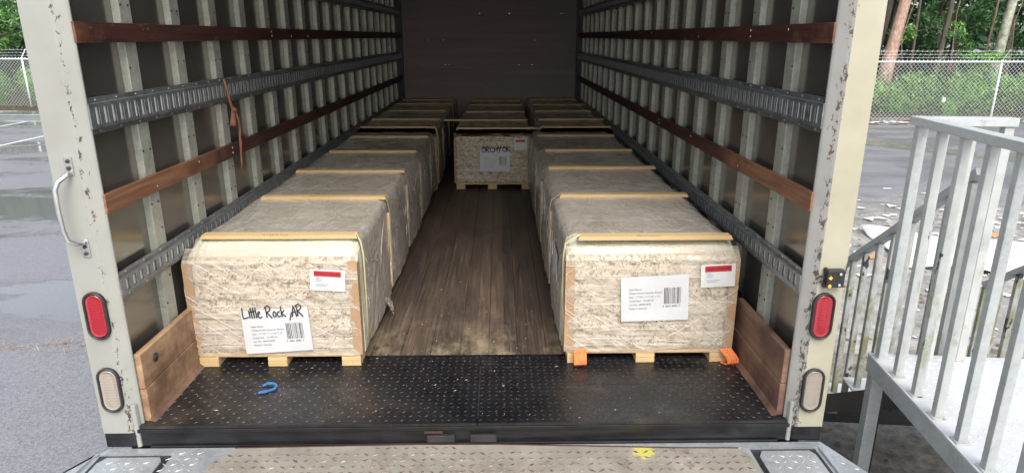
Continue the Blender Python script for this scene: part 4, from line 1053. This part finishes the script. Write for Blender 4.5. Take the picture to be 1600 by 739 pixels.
# ================================================================ loose small things
def webbing(name, path, w, th, mat, label, cat, group=None, wdir=(1,0,0)):
    b = MB(); wd = Vector(wdir).normalized()*w/2; pts = [Vector(p) for p in path]; vs = []
    for i, p in enumerate(pts):
        d = (pts[min(i+1,len(pts)-1)]-pts[max(i-1,0)]).normalized(); nn = d.cross(wd.normalized()).normalized()*th/2
        for a, c in ((-1,-.6),(-.85,-1.7),(-.65,-.6),(-.45,-1.7),(-.2,-.6),(0,-1.7),(.2,-.6),(.45,-1.7),(.65,-.6),(.85,-1.7),(1,-.6),(1,1),(-1,1)): vs.append(p+wd*a+nn*c)
    n = 13; fs = [(i*n+k, i*n+(k+1) % n, (i+1)*n+(k+1) % n, (i+1)*n+k) for i in range(len(pts)-1) for k in range(n)]
    fs += [tuple(range(n-1,-1,-1)), tuple((len(pts)-1)*n+k for k in range(n))]
    b.add(vs, fs); return tag(b.build(name, mat), label, cat, group)
for x, y, lab, tw in ((.485, .465, 'orange webbing loop under the left foot of the front right bundle', 0), (1.135, .465, 'orange webbing loop under the right foot of the front right bundle', .03)):
    pth = [(x+.00, y+.16, .006),(x+.002, y+.05, .006),(x+tw*.4, y-.004, .005),(x+tw, y-.024, .007),(x+tw, y-.034, .018),(x+tw, y-.030, .034),(x+tw*.6, y-.020, .052),(x+tw*.2, y-.010, .066),(x, y-.004, .076)]
    webbing('webbing_loop', pth, .056, .0034, MAT['orange'], lab, 'strap', 'orange webbing loops', (1, .06+tw*4, 0))
webbing('blue_strap', [(-0.867, 0.2905, 0.0042), (-0.847, 0.2995, 0.0112), (-0.827, 0.2995, 0.0098), (-0.811, 0.2905, 0.0084), (-0.8046, 0.277, 0.007), (-0.807, 0.262, 0.0063), (-0.819, 0.2515, 0.0056), (-0.839, 0.2395, 0.0049), (-0.8646, 0.232, 0.0042)], .008, .0045, MAT['blue'], 'short curled blue strap lying on the black tread plate', 'strap', None, (0,0,1))
r_ = thing('rag_tie', (-1.20, 1.16, 1.0), 'rust brown strap tied through the left cargo track, its ends hanging', 'strap')
b = MB(); b.tube([(-1.214,1.135,1.205),(-1.208,1.145,1.16),(-1.206,1.157,1.10),(-1.203,1.170,1.065),(-1.20,1.175,1.05)], [.006,.007,.006,.008,.009], 7, flat=.45); b.build('loop', MAT['tie'], r_)
b = MB(); b.tube([(-1.20,1.160,1.05),(-1.196,1.172,1.056),(-1.194,1.185,1.05),(-1.198,1.178,1.035)], [.007,.012,.011,.006], 7); b.build('knot', MAT['tie'], r_)
b = MB(); b.tube([(-1.20,1.17,1.05),(-1.198,1.155,1.00),(-1.20,1.15,.975)], [.010,.016,.018], 6, flat=.35); b.tube([(-1.197,1.182,1.05),(-1.192,1.205,1.0),(-1.192,1.212,.95),(-1.195,1.205,.91),(-1.196,1.212,.895),(-1.198,1.205,.84),(-1.20,1.205,.78),(-1.203,1.20,.74)], [.006,.007,.008,.006,.009,.006,.005,.003], 6, flat=.4); b.build('tail', MAT['tie'], r_)
# chips and splinters on the deck
b = MB()
for k in range(150):
    x = random.uniform(-1.15, 1.15) if random.random() < .6 else random.gauss(.05, .35)
    y = random.uniform(.02, .54); s_ = random.uniform(.001, .0032); a = random.uniform(0, 3.14)
    dx, dy = math.cos(a)*s_*random.choice((1,1,3)), math.sin(a)*s_; z = .0030
    b.add([(x-dx,y-dy,z),(x+dy*.5,y-dx*.3,z+.001),(x+dx,y+dy,z+.002),(x-dy*.5,y+dx*.3,z+.003)], [(0,1,2,3)])
for k in range(120):
    x = random.uniform(-.42, .40); y = random.uniform(.6, 3.6); s_ = random.uniform(.0015, .0045); a = random.uniform(0, 3.14); dx, dy = math.cos(a)*s_*2, math.sin(a)*s_*2; z = .001
    b.add([(x-dx,y-dy,z),(x+dy*.3,y-dx*.3,z+.001),(x+dx,y+dy,z+.002),(x-dy*.3,y+dx*.3,z+.002)], [(0,1,2,3)])
tag(b.build('wood_chips', MAT['chip'], fixn=False), 'tiny wood chips and dust scattered over the truck deck', 'wood chips', kind='stuff')
